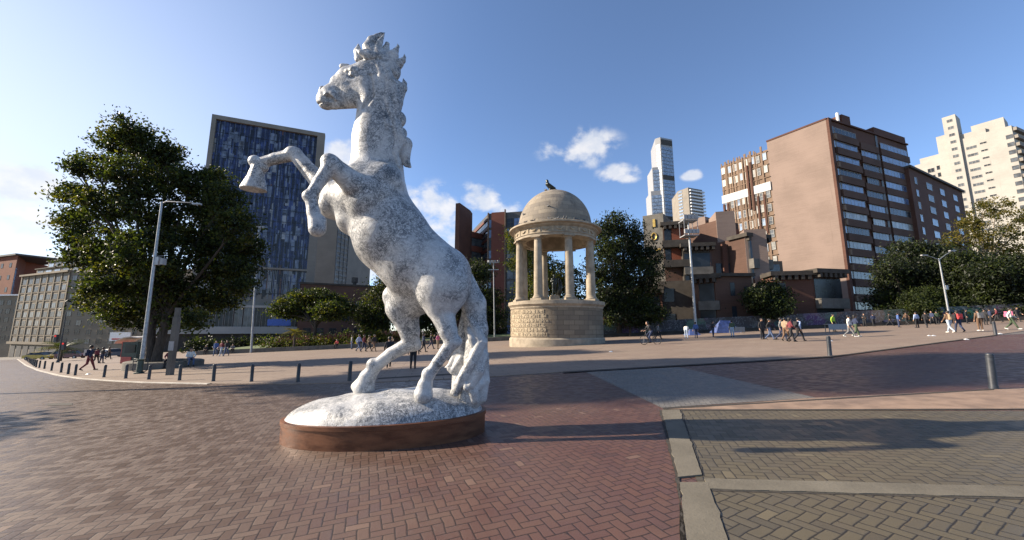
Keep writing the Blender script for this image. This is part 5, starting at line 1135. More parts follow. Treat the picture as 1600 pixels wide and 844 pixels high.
# -- street front at the far left
p0, p1 = top(36, 433, 20), top(110, 425, 20); f = Face(p0, p1); g0 = gz(p0[0])
ap = thing('beige_apartment_block', 'beige apartment block with stone pilasters and set-back top floors', 'building', (*p1, g0))
pr_ = at(300, 470, 118); pr_ = (pr_.x, 118)
solid(ap, 'wall', [p0, p1, pr_, (pr_[0] - 5, pr_[1] + 18), (p0[0] - 10, p0[1] + 20)], g0 - 3, 20, M['beigewall'])
mb = MB(); mc = MB()
for k in range(8): f.box(mb, f.L * k / 7 - 0.35, f.L * k / 7 + 0.35, g0 + 5.2, 20, 0, 0.22)
f.box(mc, -0.4, f.L + 0.4, 20, 20.6, -2, 0.8); f.box(mc, -0.3, f.L + 0.3, g0 + 4.6, g0 + 5.4, 0, 0.9); build_each(mb, 'pilaster', M['beigewall'], ap); build_each(mc, 'cornice', M['beigewall'], ap)
it = []
for j in range(8):
    for k in range(7): it.append((f.L * (k + .5) / 7, 20 - 2.0 - j * 2.85, f.L / 7 * 0.55, 1.7, 2, 1, 'tanframe', rnd.choice(('glass', 'glassgrey', 'glass')), 0.02))
windows(ap, f, it)
mb = MB()
for j in range(8): f.box(mb, 0, f.L, 20 - 3.3 - j * 2.85, 20 - 3.05 - j * 2.85, 0, 0.16)
build_each(mb, 'floor_band', M['beigewall'], ap)
mb = MB()
for k in range(7): f.box(mb, f.L * k / 7 + 0.6, f.L * (k + 1) / 7 - 0.6, g0 + 0.2, g0 + 4.0, 0, 0.08)
build_each(mb, 'shopfront', M['glass'], ap)
f2 = Face(p1, pr_); it = []
for j in range(8):
    for k in range(int(f2.L / 4.2)): it.append((2.2 + k * 4.2, 20 - 2.0 - j * 2.85, 1.8, 1.6, 2, 1, 'tanframe', rnd.choice(('glass', 'glass', 'glassgrey')), 0.02))
windows(ap, f2, it)
mb = MB(); f2.box(mb, f2.L * .42, f2.L * .58, g0 + 6, g0 + 8.6, 0.05, 0.5); mb.build('shop_sign', M['white'], ap)
mb = MB(); f2.box(mb, f2.L * .44, f2.L * .52, g0 + 6.3, g0 + 6.8, 0.5, 0.55); mb.build('red_sign_stripe', M['red'], ap)
mb = MB(); f2.box(mb, 0, f2.L, g0 + 0.2, g0 + 3.6, 0, 0.07); mb.build('shopfront', M['glass'], ap)
zz = 20
for (pl_, pr2, hh) in ((0.03, 1.5, 2.9), (0.16, 1.4, 5.6), (0.36, 1.1, 8.2)):
    q0 = f.pt(f.L * pl_, 0, -1.5 - hh * 0.4)[:2]; q1 = f.pt(f.L * pr2, 0, -1.5 - hh * 0.4)[:2]; solid(ap, 'set_back_floor', back(q0, q1, 10), 20 + hh - 2.9, 20 + hh, M['beigewall'])
    ff = Face(q0, q1); windows(ap, ff, [(ff.L * (k + .5) / 8, 20 + hh - 1.4, ff.L / 8 * .7, 1.5, 2, 1, 'frame', rnd.choice(('glasssky', 'glass', 'glassgrey')), 0.02) for k in range(8)])
    mb = MB(); ff.box(mb, -0.3, ff.L + 0.2, 20 + hh, 20 + hh + 0.3, -10, 0.5); mb.build('roof_slab', M['dark_concrete'], ap)
a = at(-30, 404, 200); b_ = at(28, 399, 185); c_ = top(41, 409, b_.z); c_ = Vector((c_[0], c_[1], b_.z)); a_ = top(-30, 406, b_.z); a = Vector((a_[0], a_[1], b_.z))
ob = thing('orange_red_block', 'orange-red building with a flat roof at the far left edge', 'building', (b_.x, b_.y, gz(b_.x)))
solid(ob, 'wall', [a[:2], b_[:2], c_[:2], (c_.x - 8, c_.y + 25), (a.x - 8, a.y + 20)], gz(b_.x) - 3, b_.z, M['orangewall']); f = Face(a[:2], b_[:2]); mb = MB(); f.box(mb, -1, f.L + 0.5, b_.z, b_.z + 0.8, -20, 1.0); mb.build('roof', M['dkframe'], ob)
windows(ob, f, [(f.L * (.2 + .22 * k), b_.z - 4.5 - 6 * j, 2.0, 2.2, 2, 1, 'dkframe', 'glass', 0.02) for k in range(4) for j in range(4)])
mb = MB(); Face(b_[:2], c_[:2]).box(mb, 0.5, 3.2, b_.z - 30, b_.z - 6, 0, 0.3); mb.build('glass_strip', M['glassblue'], ob)
a = at(-60, 452, 150); b_ = at(37, 462, 146); a.z = b_.z
ol_ = thing('street_corner_block', 'low brown street block below the orange-red building', 'building', (b_.x, b_.y, gz(b_.x)))
solid(ol_, 'wall', back(a[:2], b_[:2], 14), gz(b_.x) - 3, b_.z, M['beigewall']); f = Face(a[:2], b_[:2]); windows(ol_, f, [(2.2 + k * 3.6, b_.z - 2.6 - 3.2 * j, 1.9, 1.8, 2, 1, 'dkframe', 'glass', 0.02) for k in range(int(f.L / 3.6)) for j in range(5)])
mb = MB(); f.box(mb, 0, f.L, b_.z, b_.z + 0.5, -14, 0.6); mb.build('roof', M['white'], ol_)
# ------------------------------------------------------------------ trees and plants
def crown(parent, blobs, n_leaf, leaf, mats, wts, seed, clump=0.55, per=36, flat=0.0, shell=0.5, name='crown'):
    rs = np.random.RandomState(seed); B = np.array([[*b[0], *b[1]] for b in blobs], float)
    nc = max(6, n_leaf // per); pw = (B[:, 3] * B[:, 5]) ** 1.0; pw /= pw.sum(); bi = rs.choice(len(B), nc, p=pw)
    dv = rs.normal(size=(nc, 3)); dv /= np.linalg.norm(dv, axis=1)[:, None]; rr_ = (shell + (1 - shell) * rs.rand(nc) ** 0.6)
    cc = B[bi, :3] + dv * B[bi, 3:] * rr_[:, None]
    csz = clump * rs.uniform(0.55, 1.35, nc); cm = rs.choice(len(mats), nc, p=np.array(wts) / sum(wts))
    n = nc * per; ci = np.repeat(np.arange(nc), per)
    off_ = rs.normal(size=(n, 3)) * csz[ci][:, None] * np.array([1, 1, 0.62 - flat]); c = cc[ci] + off_
    a = rs.normal(size=(n, 3)); a[:, 2] -= 0.5; a /= np.linalg.norm(a, axis=1)[:, None]
    q = rs.normal(size=(n, 3)); b_ = np.cross(a, q); b_ /= np.linalg.norm(b_, axis=1)[:, None] + 1e-9
    l = leaf * rs.uniform(0.6, 1.3, n)[:, None]; fold = np.cross(a, b_) * l * 0.12
    V = np.stack([c - a * l * .5, c + b_ * l * .27 + fold, c + a * l * .5, c - b_ * l * .27 + fold], 1).reshape(-1, 3)
    Fq = np.arange(n * 4).reshape(-1, 4); V = V - np.array(ORIG[parent.name])
    mi = cm[ci]; sw = rs.rand(n) < 0.18; mi = np.where(sw, rs.randint(0, len(mats), n), mi)
    return np_mesh(name, V, Fq, [M[m_] for m_ in mats], mi, False, parent)
def trunk(parent, base_, blobs, r0, fork, mat='bark', stems=1, seed=0, limb_r=0.35, nl=10):
    rnd_ = random.Random(seed); mb = MB(); base_ = Vector(base_)
    for s_ in range(stems):
        o_ = Vector(((s_ - (stems - 1) / 2) * r0 * 1.5, 0, 0)); fk = base_ + Vector(((s_ - (stems - 1) / 2) * r0 * 3.0 + rnd_.uniform(-.1, .1), rnd_.uniform(-.2, .2), fork * rnd_.uniform(0.9, 1.1)))
        mb.tube([base_ + o_ - Vector((0, 0, .3)), base_ + o_ + Vector((0, 0, .15)), base_ + o_ + Vector((0, 0, fork * .25)), base_ + o_.lerp(fk - base_, .6) * 1.0 + Vector((0, 0, 0)) if False else (base_ + o_).lerp(fk, .6), fk], [r0 * 1.5, r0 * 1.15, r0 * .95, r0 * .85, r0 * .75], 10)
        for k in range(s_, min(len(blobs), nl * stems), stems):
            t = Vector(blobs[k][0]); m_ = fk.lerp(t, 0.5) + Vector((rnd_.uniform(-.4, .4), rnd_.uniform(-.4, .4), rnd_.uniform(-.2, .5))); st_ = (base_ + o_).lerp(fk, rnd_.uniform(0.75, 1))
            mb.tube([st_, st_.lerp(m_, .5) + Vector((0, 0, .15)), m_, m_.lerp(t, .6), t], [r0 * limb_r * 1.6, r0 * limb_r * 1.3, r0 * limb_r, r0 * limb_r * .6, r0 * limb_r * .25], 6)
            for _ in range(4):
                e = t + Vector((rnd_.uniform(-1, 1) * blobs[k][1][0], rnd_.uniform(-1, 1) * blobs[k][1][1], rnd_.uniform(-.5, 1) * blobs[k][1][2])) * .8
                q = m_.lerp(t, rnd_.uniform(.3, .9)); mb.tube([q, q.lerp(e, .5) + Vector((0, 0, .1)), e], [r0 * limb_r * .5, r0 * limb_r * .3, 0.012], 5)
    return mb.build('trunk', M[mat], parent, True, 60)
def pxblobs(Y, lst, seed, dep=0.8, spread=1.0):
    rs = random.Random(seed); out_ = []
    for (px, py, r) in lst:
        y = Y + rs.uniform(-1, 1) * spread; c = at(px, py, y); rm = r * depth(c) / F; out_.append((tuple(c), (rm, rm * dep, rm * .82)))
    return out_
def tree(name, label, px, py, Y, lst, n_leaf, leaf, mats, wts, seed, r0, fork, group=None, clump=.55, stems=1, mat='bark', spread=1.0, shell=.5, cat='tree', flat=0.0, limb_r=.35, per=36):
    b = at(px, py, Y); b.z = gz(b.x); t = thing(name, label, cat, b, group); bl = pxblobs(Y, lst, seed, spread=spread)
    crown(t, bl, n_leaf, leaf, mats, wts, seed, clump, per, flat, shell); trunk(t, b, bl, r0, fork, mat, stems, seed, limb_r); return t
TR = gnd(238, 577)
big = [(200, 205, 34), (178, 225, 26), (232, 230, 32), (262, 246, 26), (150, 262, 30), (120, 262, 18), (205, 268, 34), (118, 305, 26), (160, 318, 36), (225, 320, 50), (255, 275, 30), (300, 285, 34), (335, 285, 26), (350, 315, 36), (300, 350, 52), (372, 352, 34), (388, 385, 22), (125, 350, 30),
       (170, 385, 42), (130, 400, 28), (118, 372, 20), (240, 400, 60), (340, 400, 46), (370, 425, 30), (175, 435, 36), (150, 455, 20), (200, 470, 34), (255, 462, 42), (320, 455, 40), (225, 495, 24), (280, 490, 30), (345, 470, 24), (165, 480, 20), (395, 400, 16), (380, 450, 20), (150, 470, 22), (185, 495, 20), (300, 500, 22)]
tree('broadleaf_tree', 'big dark spreading tree with a double trunk, tallest on the left', 240, 560, TR.y + 0.8, [(a, b, c * .88) for a, b, c in big], 80000, 0.26, ['leaf_dark', 'leaf_mid', 'leaf_olive', 'leaf_black'], (44, 36, 12, 8), 3, 0.33, 4.0, clump=.40, stems=2, spread=2.2, shell=.5, limb_r=.3, per=44)
tree('acacia_tree', 'low flat-topped acacia with layered branches in front of the brick block', 492, 515, 64, [(445, 480, 16), (468, 470, 18), (496, 467, 20), (522, 472, 17), (540, 482, 12), (455, 490, 13), (512, 486, 18), (530, 493, 12), (480, 490, 14), (437, 490, 9)], 12000, .42, ['leaf_dark', 'leaf_mid', 'leaf_olive'], (50, 30, 20), 5, .28, 4.0, clump=.75, flat=.3, spread=3)
tree('broadleaf_tree', 'dark rounded tree right of the acacia, behind the far hind leg', 592, 518, 68, [(590, 475, 26), (578, 495, 22), (606, 490, 24), (600, 455, 18), (612, 440, 16), (585, 510, 18), (620, 470, 20)], 12000, .42, ['leaf_dark', 'leaf_black', 'leaf_mid', 'leaf_olive'], (45, 25, 20, 10), 6, .3, 3.5, clump=.7, spread=2)
tree('broadleaf_tree', 'dark tree showing between the hind legs', 655, 520, 72, [(640, 470, 24), (665, 480, 24), (690, 470, 24), (655, 500, 20), (685, 500, 20)], 9000, .45, ['leaf_dark', 'leaf_black', 'leaf_mid'], (50, 30, 20), 7, .3, 3.0, clump=.7, spread=2)
tree('broadleaf_tree', 'dark tree just right of the horse\'s tail, below the red fin', 752, 515, 76, [(742, 440, 22), (755, 425, 16), (745, 470, 26), (770, 465, 16), (735, 420, 18), (760, 495, 24), (780, 498, 18), (725, 480, 22)], 12000, .45, ['leaf_dark', 'leaf_black', 'leaf_mid'], (50, 30, 20), 8, .32, 4.5, clump=.75, spread=2)
tree('broadleaf_tree', 'yellow-green tree seen through the rotunda columns', 850, 515, 58, [(815, 385, 20), (805, 370, 14), (812, 410, 18), (840, 410, 24), (850, 440, 28), (830, 450, 26), (870, 430, 26), (845, 475, 28), (875, 470, 26), (895, 440, 22), (820, 480, 20), (900, 475, 22)], 20000, .36, ['leaf_mid', 'leaf_olive', 'leaf_dark'], (45, 35, 20), 9, .32, 5, clump=.6, spread=2.5)
tree('broadleaf_tree', 'tall dark tree immediately right of the rotunda', 968, 520, 56, [(960, 352, 20), (940, 362, 18), (985, 362, 20), (950, 385, 26), (1000, 385, 22), (975, 400, 32), (1015, 405, 18), (940, 415, 26), (990, 430, 34), (1022, 430, 16), (950, 450, 30), (1005, 460, 24), (965, 475, 24), (935, 475, 20)], 30000, .36, ['leaf_black', 'leaf_dark', 'leaf_mid'], (45, 40, 15), 10, .36, 5.5, clump=.62, spread=3, shell=.4)
tree('broadleaf_tree', 'low spreading bush-like tree in front of the left annex', 985, 522, 54, [(965, 488, 18), (985, 482, 18), (1008, 484, 20), (1025, 492, 14), (950, 496, 14), (995, 497, 16)], 9000, .34, ['leaf_dark', 'leaf_mid', 'leaf_black'], (45, 30, 25), 12, .18, 1.6, clump=.5, spread=2)
tree('broadleaf_tree', 'small dark tree against the brown brick complex', 1200, 515, 53, [(1180, 465, 16), (1200, 455, 18), (1218, 462, 14), (1190, 480, 18), (1212, 482, 18), (1228, 475, 10)], 9000, .34, ['leaf_dark', 'leaf_black', 'leaf_mid'], (50, 30, 20), 13, .2, 3, clump=.5, spread=2)
gr = 'dark trees along the right side of the square'
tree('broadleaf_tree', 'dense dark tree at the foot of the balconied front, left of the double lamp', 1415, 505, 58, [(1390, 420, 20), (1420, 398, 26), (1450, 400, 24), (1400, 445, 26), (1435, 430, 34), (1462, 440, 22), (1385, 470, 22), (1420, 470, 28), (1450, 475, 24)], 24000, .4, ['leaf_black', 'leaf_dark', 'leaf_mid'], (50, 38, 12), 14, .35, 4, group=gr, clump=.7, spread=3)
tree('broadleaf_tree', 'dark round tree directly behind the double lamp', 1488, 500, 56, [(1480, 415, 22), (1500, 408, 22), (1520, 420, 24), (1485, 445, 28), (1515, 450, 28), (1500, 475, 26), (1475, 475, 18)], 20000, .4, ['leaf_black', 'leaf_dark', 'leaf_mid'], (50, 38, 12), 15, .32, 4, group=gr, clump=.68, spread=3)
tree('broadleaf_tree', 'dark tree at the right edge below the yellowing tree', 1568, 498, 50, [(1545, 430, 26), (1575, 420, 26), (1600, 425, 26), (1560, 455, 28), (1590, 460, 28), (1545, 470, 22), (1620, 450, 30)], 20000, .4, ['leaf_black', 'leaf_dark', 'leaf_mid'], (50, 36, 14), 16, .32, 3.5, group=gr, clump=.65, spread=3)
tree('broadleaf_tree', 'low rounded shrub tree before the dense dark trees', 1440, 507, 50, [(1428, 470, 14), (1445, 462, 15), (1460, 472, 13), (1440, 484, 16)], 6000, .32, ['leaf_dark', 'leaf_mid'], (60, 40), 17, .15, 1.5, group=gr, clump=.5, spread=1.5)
tree('yellowing_tree', 'tall airy tree with yellowing leaves in front of the cream tower', 1555, 495, 66, [(1535, 330, 18), (1555, 325, 20), (1520, 350, 18), (1545, 355, 24), (1580, 345, 20), (1595, 360, 20), (1565, 380, 26), (1590, 395, 22), (1530, 380, 18), (1500, 372, 17), (1508, 355, 14), (1488, 385, 12), (1605, 340, 16)], 8500, .36, ['leaf_yellow', 'leaf_olive', 'leaf_mid'], (50, 38, 12), 18, .3, 9, clump=.5, mat='palebark', spread=3, shell=.6, limb_r=.42)
# two street trees left of the photograph's edge: their shade lies across the square
for (x, y, lst, seed, lab, r0, fk) in ((-42.3, 18.9, [(0, 0, 21.5, 2.8), (.2, 1, 23, 3.2), (-.4, -1.2, 25, 3.3), (0, .8, 27, 3.2), (0, -.7, 29, 3.0), (0, 0, 31.5, 2.4), (-1, 1.8, 22.5, 3), (-1, -1.6, 27, 3.1), (0, -1.9, 23.5, 3), (-.5, 1.6, 25, 3.2), (-.5, -.2, 21, 2.8)], 31, 'tall narrow street tree beyond the left edge of the view', .17, 17),
                               (-27.0, 8.7, [(0, 0, 6.6, 2.3), (1.2, 1, 5.6, 1.8), (-1.2, -.6, 5.8, 1.9), (.4, -1.8, 6.2, 1.6), (0.3, 1.7, 6.8, 1.7), (0, .2, 7.6, 1.6)], 32, 'low round street tree beside the road, beyond the left edge of the view', .24, 3.5)):
    t = thing('street_tree', lab, 'tree', (x, y, gz(x))); bl = [((x + a, y + b, gz(x) + c), (r, r, r * .85)) for a, b, c, r in lst]
    crown(t, bl, 56000 if seed == 31 else 17000, .62 if seed == 31 else .42, ['leaf_dark', 'leaf_mid'], (60, 40), seed, .5 if seed == 31 else .5, 36, 0, .3); trunk(t, (x, y, gz(x)), bl, r0, fk, seed=seed, nl=5)
# palms
def palm(name, label, px, py, Y, h_, fl, nf, mats, seed, r0=.14):
    b = at(px, py, Y); b.z = gz(b.x); t = thing(name, label, 'palm', b); rs = random.Random(seed); mb = MB(); mb.tube([b - Vector((0, 0, .2)), b + Vector((0, 0, h_ * .5)), b + Vector((0, 0, h_))], [r0 * 1.2, r0, r0 * .9], 8); mb.build('trunk', M['bark'], t, True, 60)
    mb = MB(); tp = b + Vector((0, 0, h_))
    for k in range(nf):
        a = 2 * math.pi * k / nf + rs.uniform(-.2, .2); el0 = rs.uniform(.1, 1.2); L = fl * rs.uniform(.8, 1.15); mb.mat(rs.randrange(len(mats))); hd = Vector((math.cos(a), math.sin(a), 0)); sd = Vector((-math.sin(a), math.cos(a), 0)); prev = tp
        for i in range(1, 8):
            s_ = i / 7; p = tp + hd * (L * s_ * math.cos(el0 * (1 - s_ * .6))) + Vector((0, 0, L * (math.sin(el0) * s_ - .55 * s_ * s_))); wl = L * .20 * math.sin(math.pi * min(.97, s_ * .9 + .08))
            for sg in (-1, 1):
                for q in (0, .5): c = prev.lerp(p, q); e = c + sd * sg * wl + (p - prev) * .9 - Vector((0, 0, wl * .35)); wv = (p - prev) * .28; mb.add([c, c + wv, e + wv * .3, e], [(0, 1, 2, 3)])
            prev = p
    mb.build('fronds', [M[m_] for m_ in mats], t); return t
palm('cycad_palm', 'small golden-green palm in the flower bed before the tower', 461, 520, 58, 2.6, 1.9, 26, ['leaf_yellow', 'leaf_olive'], 3)
palm('fan_palm', 'grey-green palm beside the traffic light at the left', 97, 548, 60, 1.9, 3.0, 26, ['leaf_olive', 'leaf_mid', 'leaf_dark'], 4)
# raised lawn and flower bed behind the square
def strip(name, label, cat, pts, h_, mat, w_=.5):
    mb = MB()
    for (a, b_) in zip(pts, pts[1:]):
        f_ = Face(a, b_); za, zb_ = gz(a[0]), gz(b_[0]); n_ = f_.n * w_
        mb.add([(a[0], a[1], za - .3), (b_[0], b_[1], zb_ - .3), (b_[0], b_[1], zb_ + h_), (a[0], a[1], za + h_), (a[0] - n_.x, a[1] - n_.y, za - .3), (b_[0] - n_.x, b_[1] - n_.y, zb_ - .3), (b_[0] - n_.x, b_[1] - n_.y, zb_ + h_), (a[0] - n_.x, a[1] - n_.y, za + h_)],
               [(0, 1, 2, 3), (5, 4, 7, 6), (3, 2, 6, 7), (4, 0, 3, 7), (1, 5, 6, 2)])
    o = mb.build(name, mat); tag(o, label, cat); return o
wl = [(-46, 58), (-26, 57), (0, 60), (9, 61)]
strip('planter_wall', 'low concrete wall edging the lawn and flower bed', 'wall', wl, .62, M['concrete'])
wr = [(9.6, 58), (26, 55.5), (47, 52), (66, 47)]
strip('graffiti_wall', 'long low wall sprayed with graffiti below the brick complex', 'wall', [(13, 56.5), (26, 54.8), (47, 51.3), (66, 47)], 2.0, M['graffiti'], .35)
strip('seat_ledge', 'long low concrete ledge at the foot of the sprayed wall', 'wall', [(10, 55.4), (26, 53.7), (47, 50.2), (62, 46.4)], .45, M['dark_concrete'], .6)
mb = MB(); mb.add([(-46, 58.5, gz(-46) + .55), (9, 61.5, gz(9) + .55), (9, 72, gz(9) + .9), (-46, 72, gz(-46) + .9)], [(0, 1, 2, 3)]); tag(mb.build('lawn', M['grass']), kind='structure')
def bed(name, label, cat, pts, h_, n_, leaf, mats, wts, seed, kind=None):
    rs = np.random.RandomState(seed); b = pts[len(pts) // 2]; t = thing(name, label, cat, (b[0], b[1], gz(b[0])))
    bl = [((p[0], p[1], gz(p[0]) + p[2]), (1.6, 1.2, h_)) for p in pts]; crown(t, bl, n_, leaf, mats, wts, seed, .5, 30, -.25, .2, name='foliage'); return t
M['leaf_flower'] = M['flower']
fb_ = bed('flower_bed', 'long bed of green shrubs and rust-red flower spikes on the lawn', 'flower bed', [(-37 + 1.4 * i, 60.5 + .06 * i + (i % 2) * 1.2, .95) for i in range(15)], .75, 9000, .3, ['leaf_mid', 'leaf_olive', 'leaf_flower', 'leaf_dark'], (35, 25, 22, 18), 41)
mb = MB(); rs = random.Random(8)
for _ in range(160): x = rs.uniform(-36, -17); y = rs.uniform(60.3, 63.5); z = gz(x) + rs.uniform(1.1, 1.6); mb.tube([(x, y, z), (x + rs.uniform(-.1, .1), y, z + .45), (x + rs.uniform(-.15, .15), y, z + .85)], [.07, .09, .02], 5)
tag(mb.build('flower_spikes', M['flower'], fb_), kind='stuff')
bed('agave_bed', 'clump of spiky grass at the end of the lawn left of the hind legs', 'plant', [(-22.5, 60.2, 1.0), (-21.5, 60.8, 1.0), (-20.5, 60.4, .9)], .9, 1500, .7, ['leaf_olive', 'leaf_yellow', 'leaf_mid'], (50, 25, 25), 43)
bed('dark_hedge', 'low dark hedge behind the lawn at street level', 'hedge', [(-60 + 3.2 * i, 75, 1.2) for i in range(24)], 1.3, 14000, .5, ['leaf_black', 'leaf_dark', 'leaf_mid'], (45, 40, 15), 44)
bed('dark_hedge', 'dark hedge along the foot of the right-hand trees', 'hedge', [(50 + 2.2 * i, 52.5 - .7 * i, 1.0) for i in range(13)], 1.1, 8000, .4, ['leaf_black', 'leaf_dark', 'leaf_mid'], (45, 40, 15), 45)

# ------------------------------------------------------------------ street furniture
bp = MB(); bp.lathe([(.075, -.05), (.075, .02), (.068, .05), (.066, .62), (.07, .625), (.07, .645), (.06, .65)], n=20); bpm = bp.build('post', M['bollard'], smooth=True, sharp=35); post_me = bpm.data; bpy.data.objects.remove(bpm)
bp = MB(); bp.lathe([(.06, .65), (.064, .66), (.064, .685), (.05, .705), (.02, .715), (.001, .716)], n=20); bpm = bp.build('cap', M['bollard'], smooth=True, sharp=35); cap_me = bpm.data; bpy.data.objects.remove(bpm)
def bollard(px, py, label, group, s_=1.0, tilt=0.0):
    q = gnd(px, py); o = thing('bollard', label, 'bollard', (q.x, q.y, gz(q.x) + .03), group); o.scale = (s_, s_, s_); o.rotation_euler = (0, tilt, 0)
    link(bpy.data.objects.new('post', post_me), o); link(bpy.data.objects.new('cap', cap_me), o)
gl_ = 'grey bollards along the left pavement edge'
for px, py, lb in ((56, 574.5, 'first single bollard after the tight cluster'), (61, 575.5, 'second single bollard after the tight cluster'), (69, 577, 'third single bollard after the tight cluster'), (80, 580, 'fourth single bollard after the tight cluster'), (95, 583, 'bollard left of the close pair before the striding person'), (106, 585.5, 'left one of the close pair beside the striding person'), (117, 587.5, 'right one of the close pair beside the striding person'),
                   (162, 590.5, 'bollard in front of the kiosk, right of the striding person'), (196, 592.5, 'bollard just left of the green litter bin'), (232, 594, 'bollard just right of the green litter bin'), (280, 595.5, 'bollard right of the concrete post'), (333, 597, 'second bollard right of the concrete post'), (392.5, 597.5, 'bollard midway between concrete post and horse'), (465, 598, 'last bollard clear of the horse on its left'), (545.6, 596.5, 'bollard tight against the far hind hoof')):
    bollard(px, py, 'slim grey ' + lb, gl_, random.Random(px).uniform(.96, 1.04), random.Random(px + .5).uniform(-.025, .025))
nm = ['farthest', 'second', 'third', 'fourth', 'fifth', 'sixth', 'seventh', 'nearest']
for i in range(8): bollard(38.5 + 2.1 * i, 562.5 + 1.5 * i, 'dark bollard in the street corner cluster, %s' % (nm[i] if i in (0, 7) else nm[i] + ' from the far end'), gl_)
bollard(1297, 557, 'lone grey bollard in the middle of the square, on the drain line', 'bollards on the right', 1.1, .03); bollard(1553, 608, 'dark bollard nearest the camera at the right edge', 'bollards on the right', 0.97, .05); bollard(1556, 524, 'pale lit bollard far back at the right', 'bollards on the right', 1.1)

def pole_thing(name, label, px, py, Y, cat='lamp post'):
    b = at(px, py, Y); b.z = gz(b.x); return thing(name, label, cat, b), b
Yl = gnd(219, 584).y
lp, b = pole_thing('street_lamp', 'leaning grey street lamp with a long arm and camera box before the big tree', 219, 584, Yl)
tp = at(253, 316, Yl); mb = MB(); mb.tube([b, b.lerp(tp, .5), tp], [.12, .095, .065], 12); mb.build('pole', M['steel'], lp, True, 40)
mb = MB(); mb.tube([tp - Vector((0, 0, .1)), tp + Vector((.3, 0, .05)), at(300, 317, Yl), at(310, 319, Yl)], [.045, .04, .03, .03], 8); mb.build('arm', M['steel'], lp, True, 40)
mb = MB(); e = at(308, 319, Yl); mb.box(e, (.5, .2, .1)); mb.build('lamp_head', M['steel'], lp)
mb = MB(); q = b.lerp(tp, .66); mb.box(q + Vector((.22, 0, -.2)), (.22, .2, .5)); mb.build('control_box', M['steel'], lp)
mb = MB(); mb.tube([q + Vector((0, 0, .1)), q + Vector((.6, 0, .15)), q + Vector((.62, 0, -.02))], .02, 6); mb.box(q + Vector((.62, -.05, -.25)), (.16, .3, .4)); mb.build('camera_bracket', M['white_panel'], lp)
lb_, bb = pole_thing('litter_bin', 'dark green litter bin with side hoops at the lamp foot', 217, 585, Yl - 0.35, 'bin')
bb.z = gz(bb.x) + .03; mb = MB(); mb.lathe([(.26, 0), (.26, .06), (.16, .1), (.15, .75), (.2, .8), (.2, .86), (.05, .88)], tuple(bb), 20); mb.build('barrel', M['green_paint'], lb_, True, 35)
for s_ in (-1, 1): mb = MB(); mb.tube([bb + Vector((s_ * .16, 0, .85)), bb + Vector((s_ * .42, 0, .88)), bb + Vector((s_ * .45, 0, .8)), bb + Vector((s_ * .45, 0, .25)), bb + Vector((s_ * .38, 0, .14)), bb + Vector((s_ * .2, 0, .12))], .025, 6); mb.build('hoop', M['dksteel'], lb_, True, 40)
cp, b = pole_thing('concrete_post', 'square grey concrete utility post rising into the big tree', 265, 587, gnd(265, 587).y, 'post'); mb = MB(); mb.prism([(b.x - .13, b.y - .13), (b.x + .13, b.y - .13), (b.x + .13, b.y + .13), (b.x - .13, b.y + .13)], b.z - .1, b.z + 3.2); mb.prism([(b.x - .1, b.y - .1), (b.x + .1, b.y - .1), (b.x + .1, b.y + .1), (b.x - .1, b.y + .1)], b.z + 3.2, b.z + 3.7); mb.build('shaft', M['concrete'], cp)
mb = MB(); mb.box((b.x, b.y - .15, b.z + 1.6), (.26, .04, .5)); mb.build('notice', M['white_panel'], cp)
def mast(label, px, py, ptx, pty, Y, r0, kind):
    t, b = pole_thing('light_mast', label, px, py, Y, 'light mast'); tp = at(ptx, pty, Y); mb = MB(); mb.tube([b - Vector((0, 0, .1)), b.lerp(tp, .4), tp], [r0, r0 * .8, r0 * .5], 12); mb.build('pole', M['steel'], t, True, 40)
    if kind == 'platform':
        mb = MB(); z = tp.z; mb.box((tp.x, Y, z - .1), (2.0, 1.6, .12)); mb.box((tp.x, Y, z - 2.2), (1.9, 1.6, .12))
        for sx in (-.9, .9): mb.box((tp.x + sx, Y - .75, z - 1.2), (.06, .06, 2.1)); mb.box((tp.x + sx, Y + .75, z - 1.2), (.06, .06, 2.1))
        mb.build('platform', M['white_panel'], t)
        mb = MB()
        for k in range(4): mb.box((tp.x - .75 + .5 * k, Y - .85, z + .3), (.42, .3, .6)); mb.box((tp.x - .75 + .5 * k, Y - .85, z - 1.7), (.42, .3, .55))
        build_each(mb, 'floodlight', M['white_panel'], t)
    else:
        mb = MB(); mb.box((tp.x, Y, tp.z - .05), (2.0, .12, .12)); mb.box((tp.x, Y, tp.z - (3.6 if kind == 'double' else 1.2)), (1.7, .12, .12)); build_each(mb, 'crossarm', M['steel'], t); mb = MB()
        for k in range(4): mb.box((tp.x - .8 + .53 * k, Y - .12, tp.z + .15), (.34, .2, .3), rz=.3 * (k - 1.5))
        build_each(mb, 'floodlight', M['white_panel'], t)
mast('slender floodlight mast in front of the blue panelled tower', 393, 545, 404, 357, 57, .16, 'double'); mast('slim grey floodlight mast between tail and rotunda', 773, 520, 771, 410, 62, .12, 'cross'); mast('tall white floodlight mast with a two-level platform before the brick complex', 1088, 522, 1075, 345, 52, .2, 'platform')
dl, b = pole_thing('double_street_lamp', 'grey street lamp with two arms before the dark trees at right', 1484, 496, 46); tp = at(1467, 404, 46); mb = MB(); mb.tube([b, b.lerp(tp, .5), tp], [.11, .09, .06], 10); mb.build('pole', M['steel'], dl, True, 40)
for (ex, ey) in ((1444, 399), (1488, 392)):
    e = at(ex, ey, 46); mb = MB(); mb.tube([tp - Vector((0, 0, .15)), tp.lerp(e, .5), e], [.05, .04, .035], 8); mb.build('arm', M['steel'], dl, True, 40); mb = MB(); mb.box(e, (.7, .25, .12)); mb.build('lamp_head', M['white_panel'], dl)
mb = MB(); mb.box(b.lerp(tp, .55) + Vector((.2, -.05, 0)), (.3, .2, .5)); mb.build('control_box', M['steel'], dl)
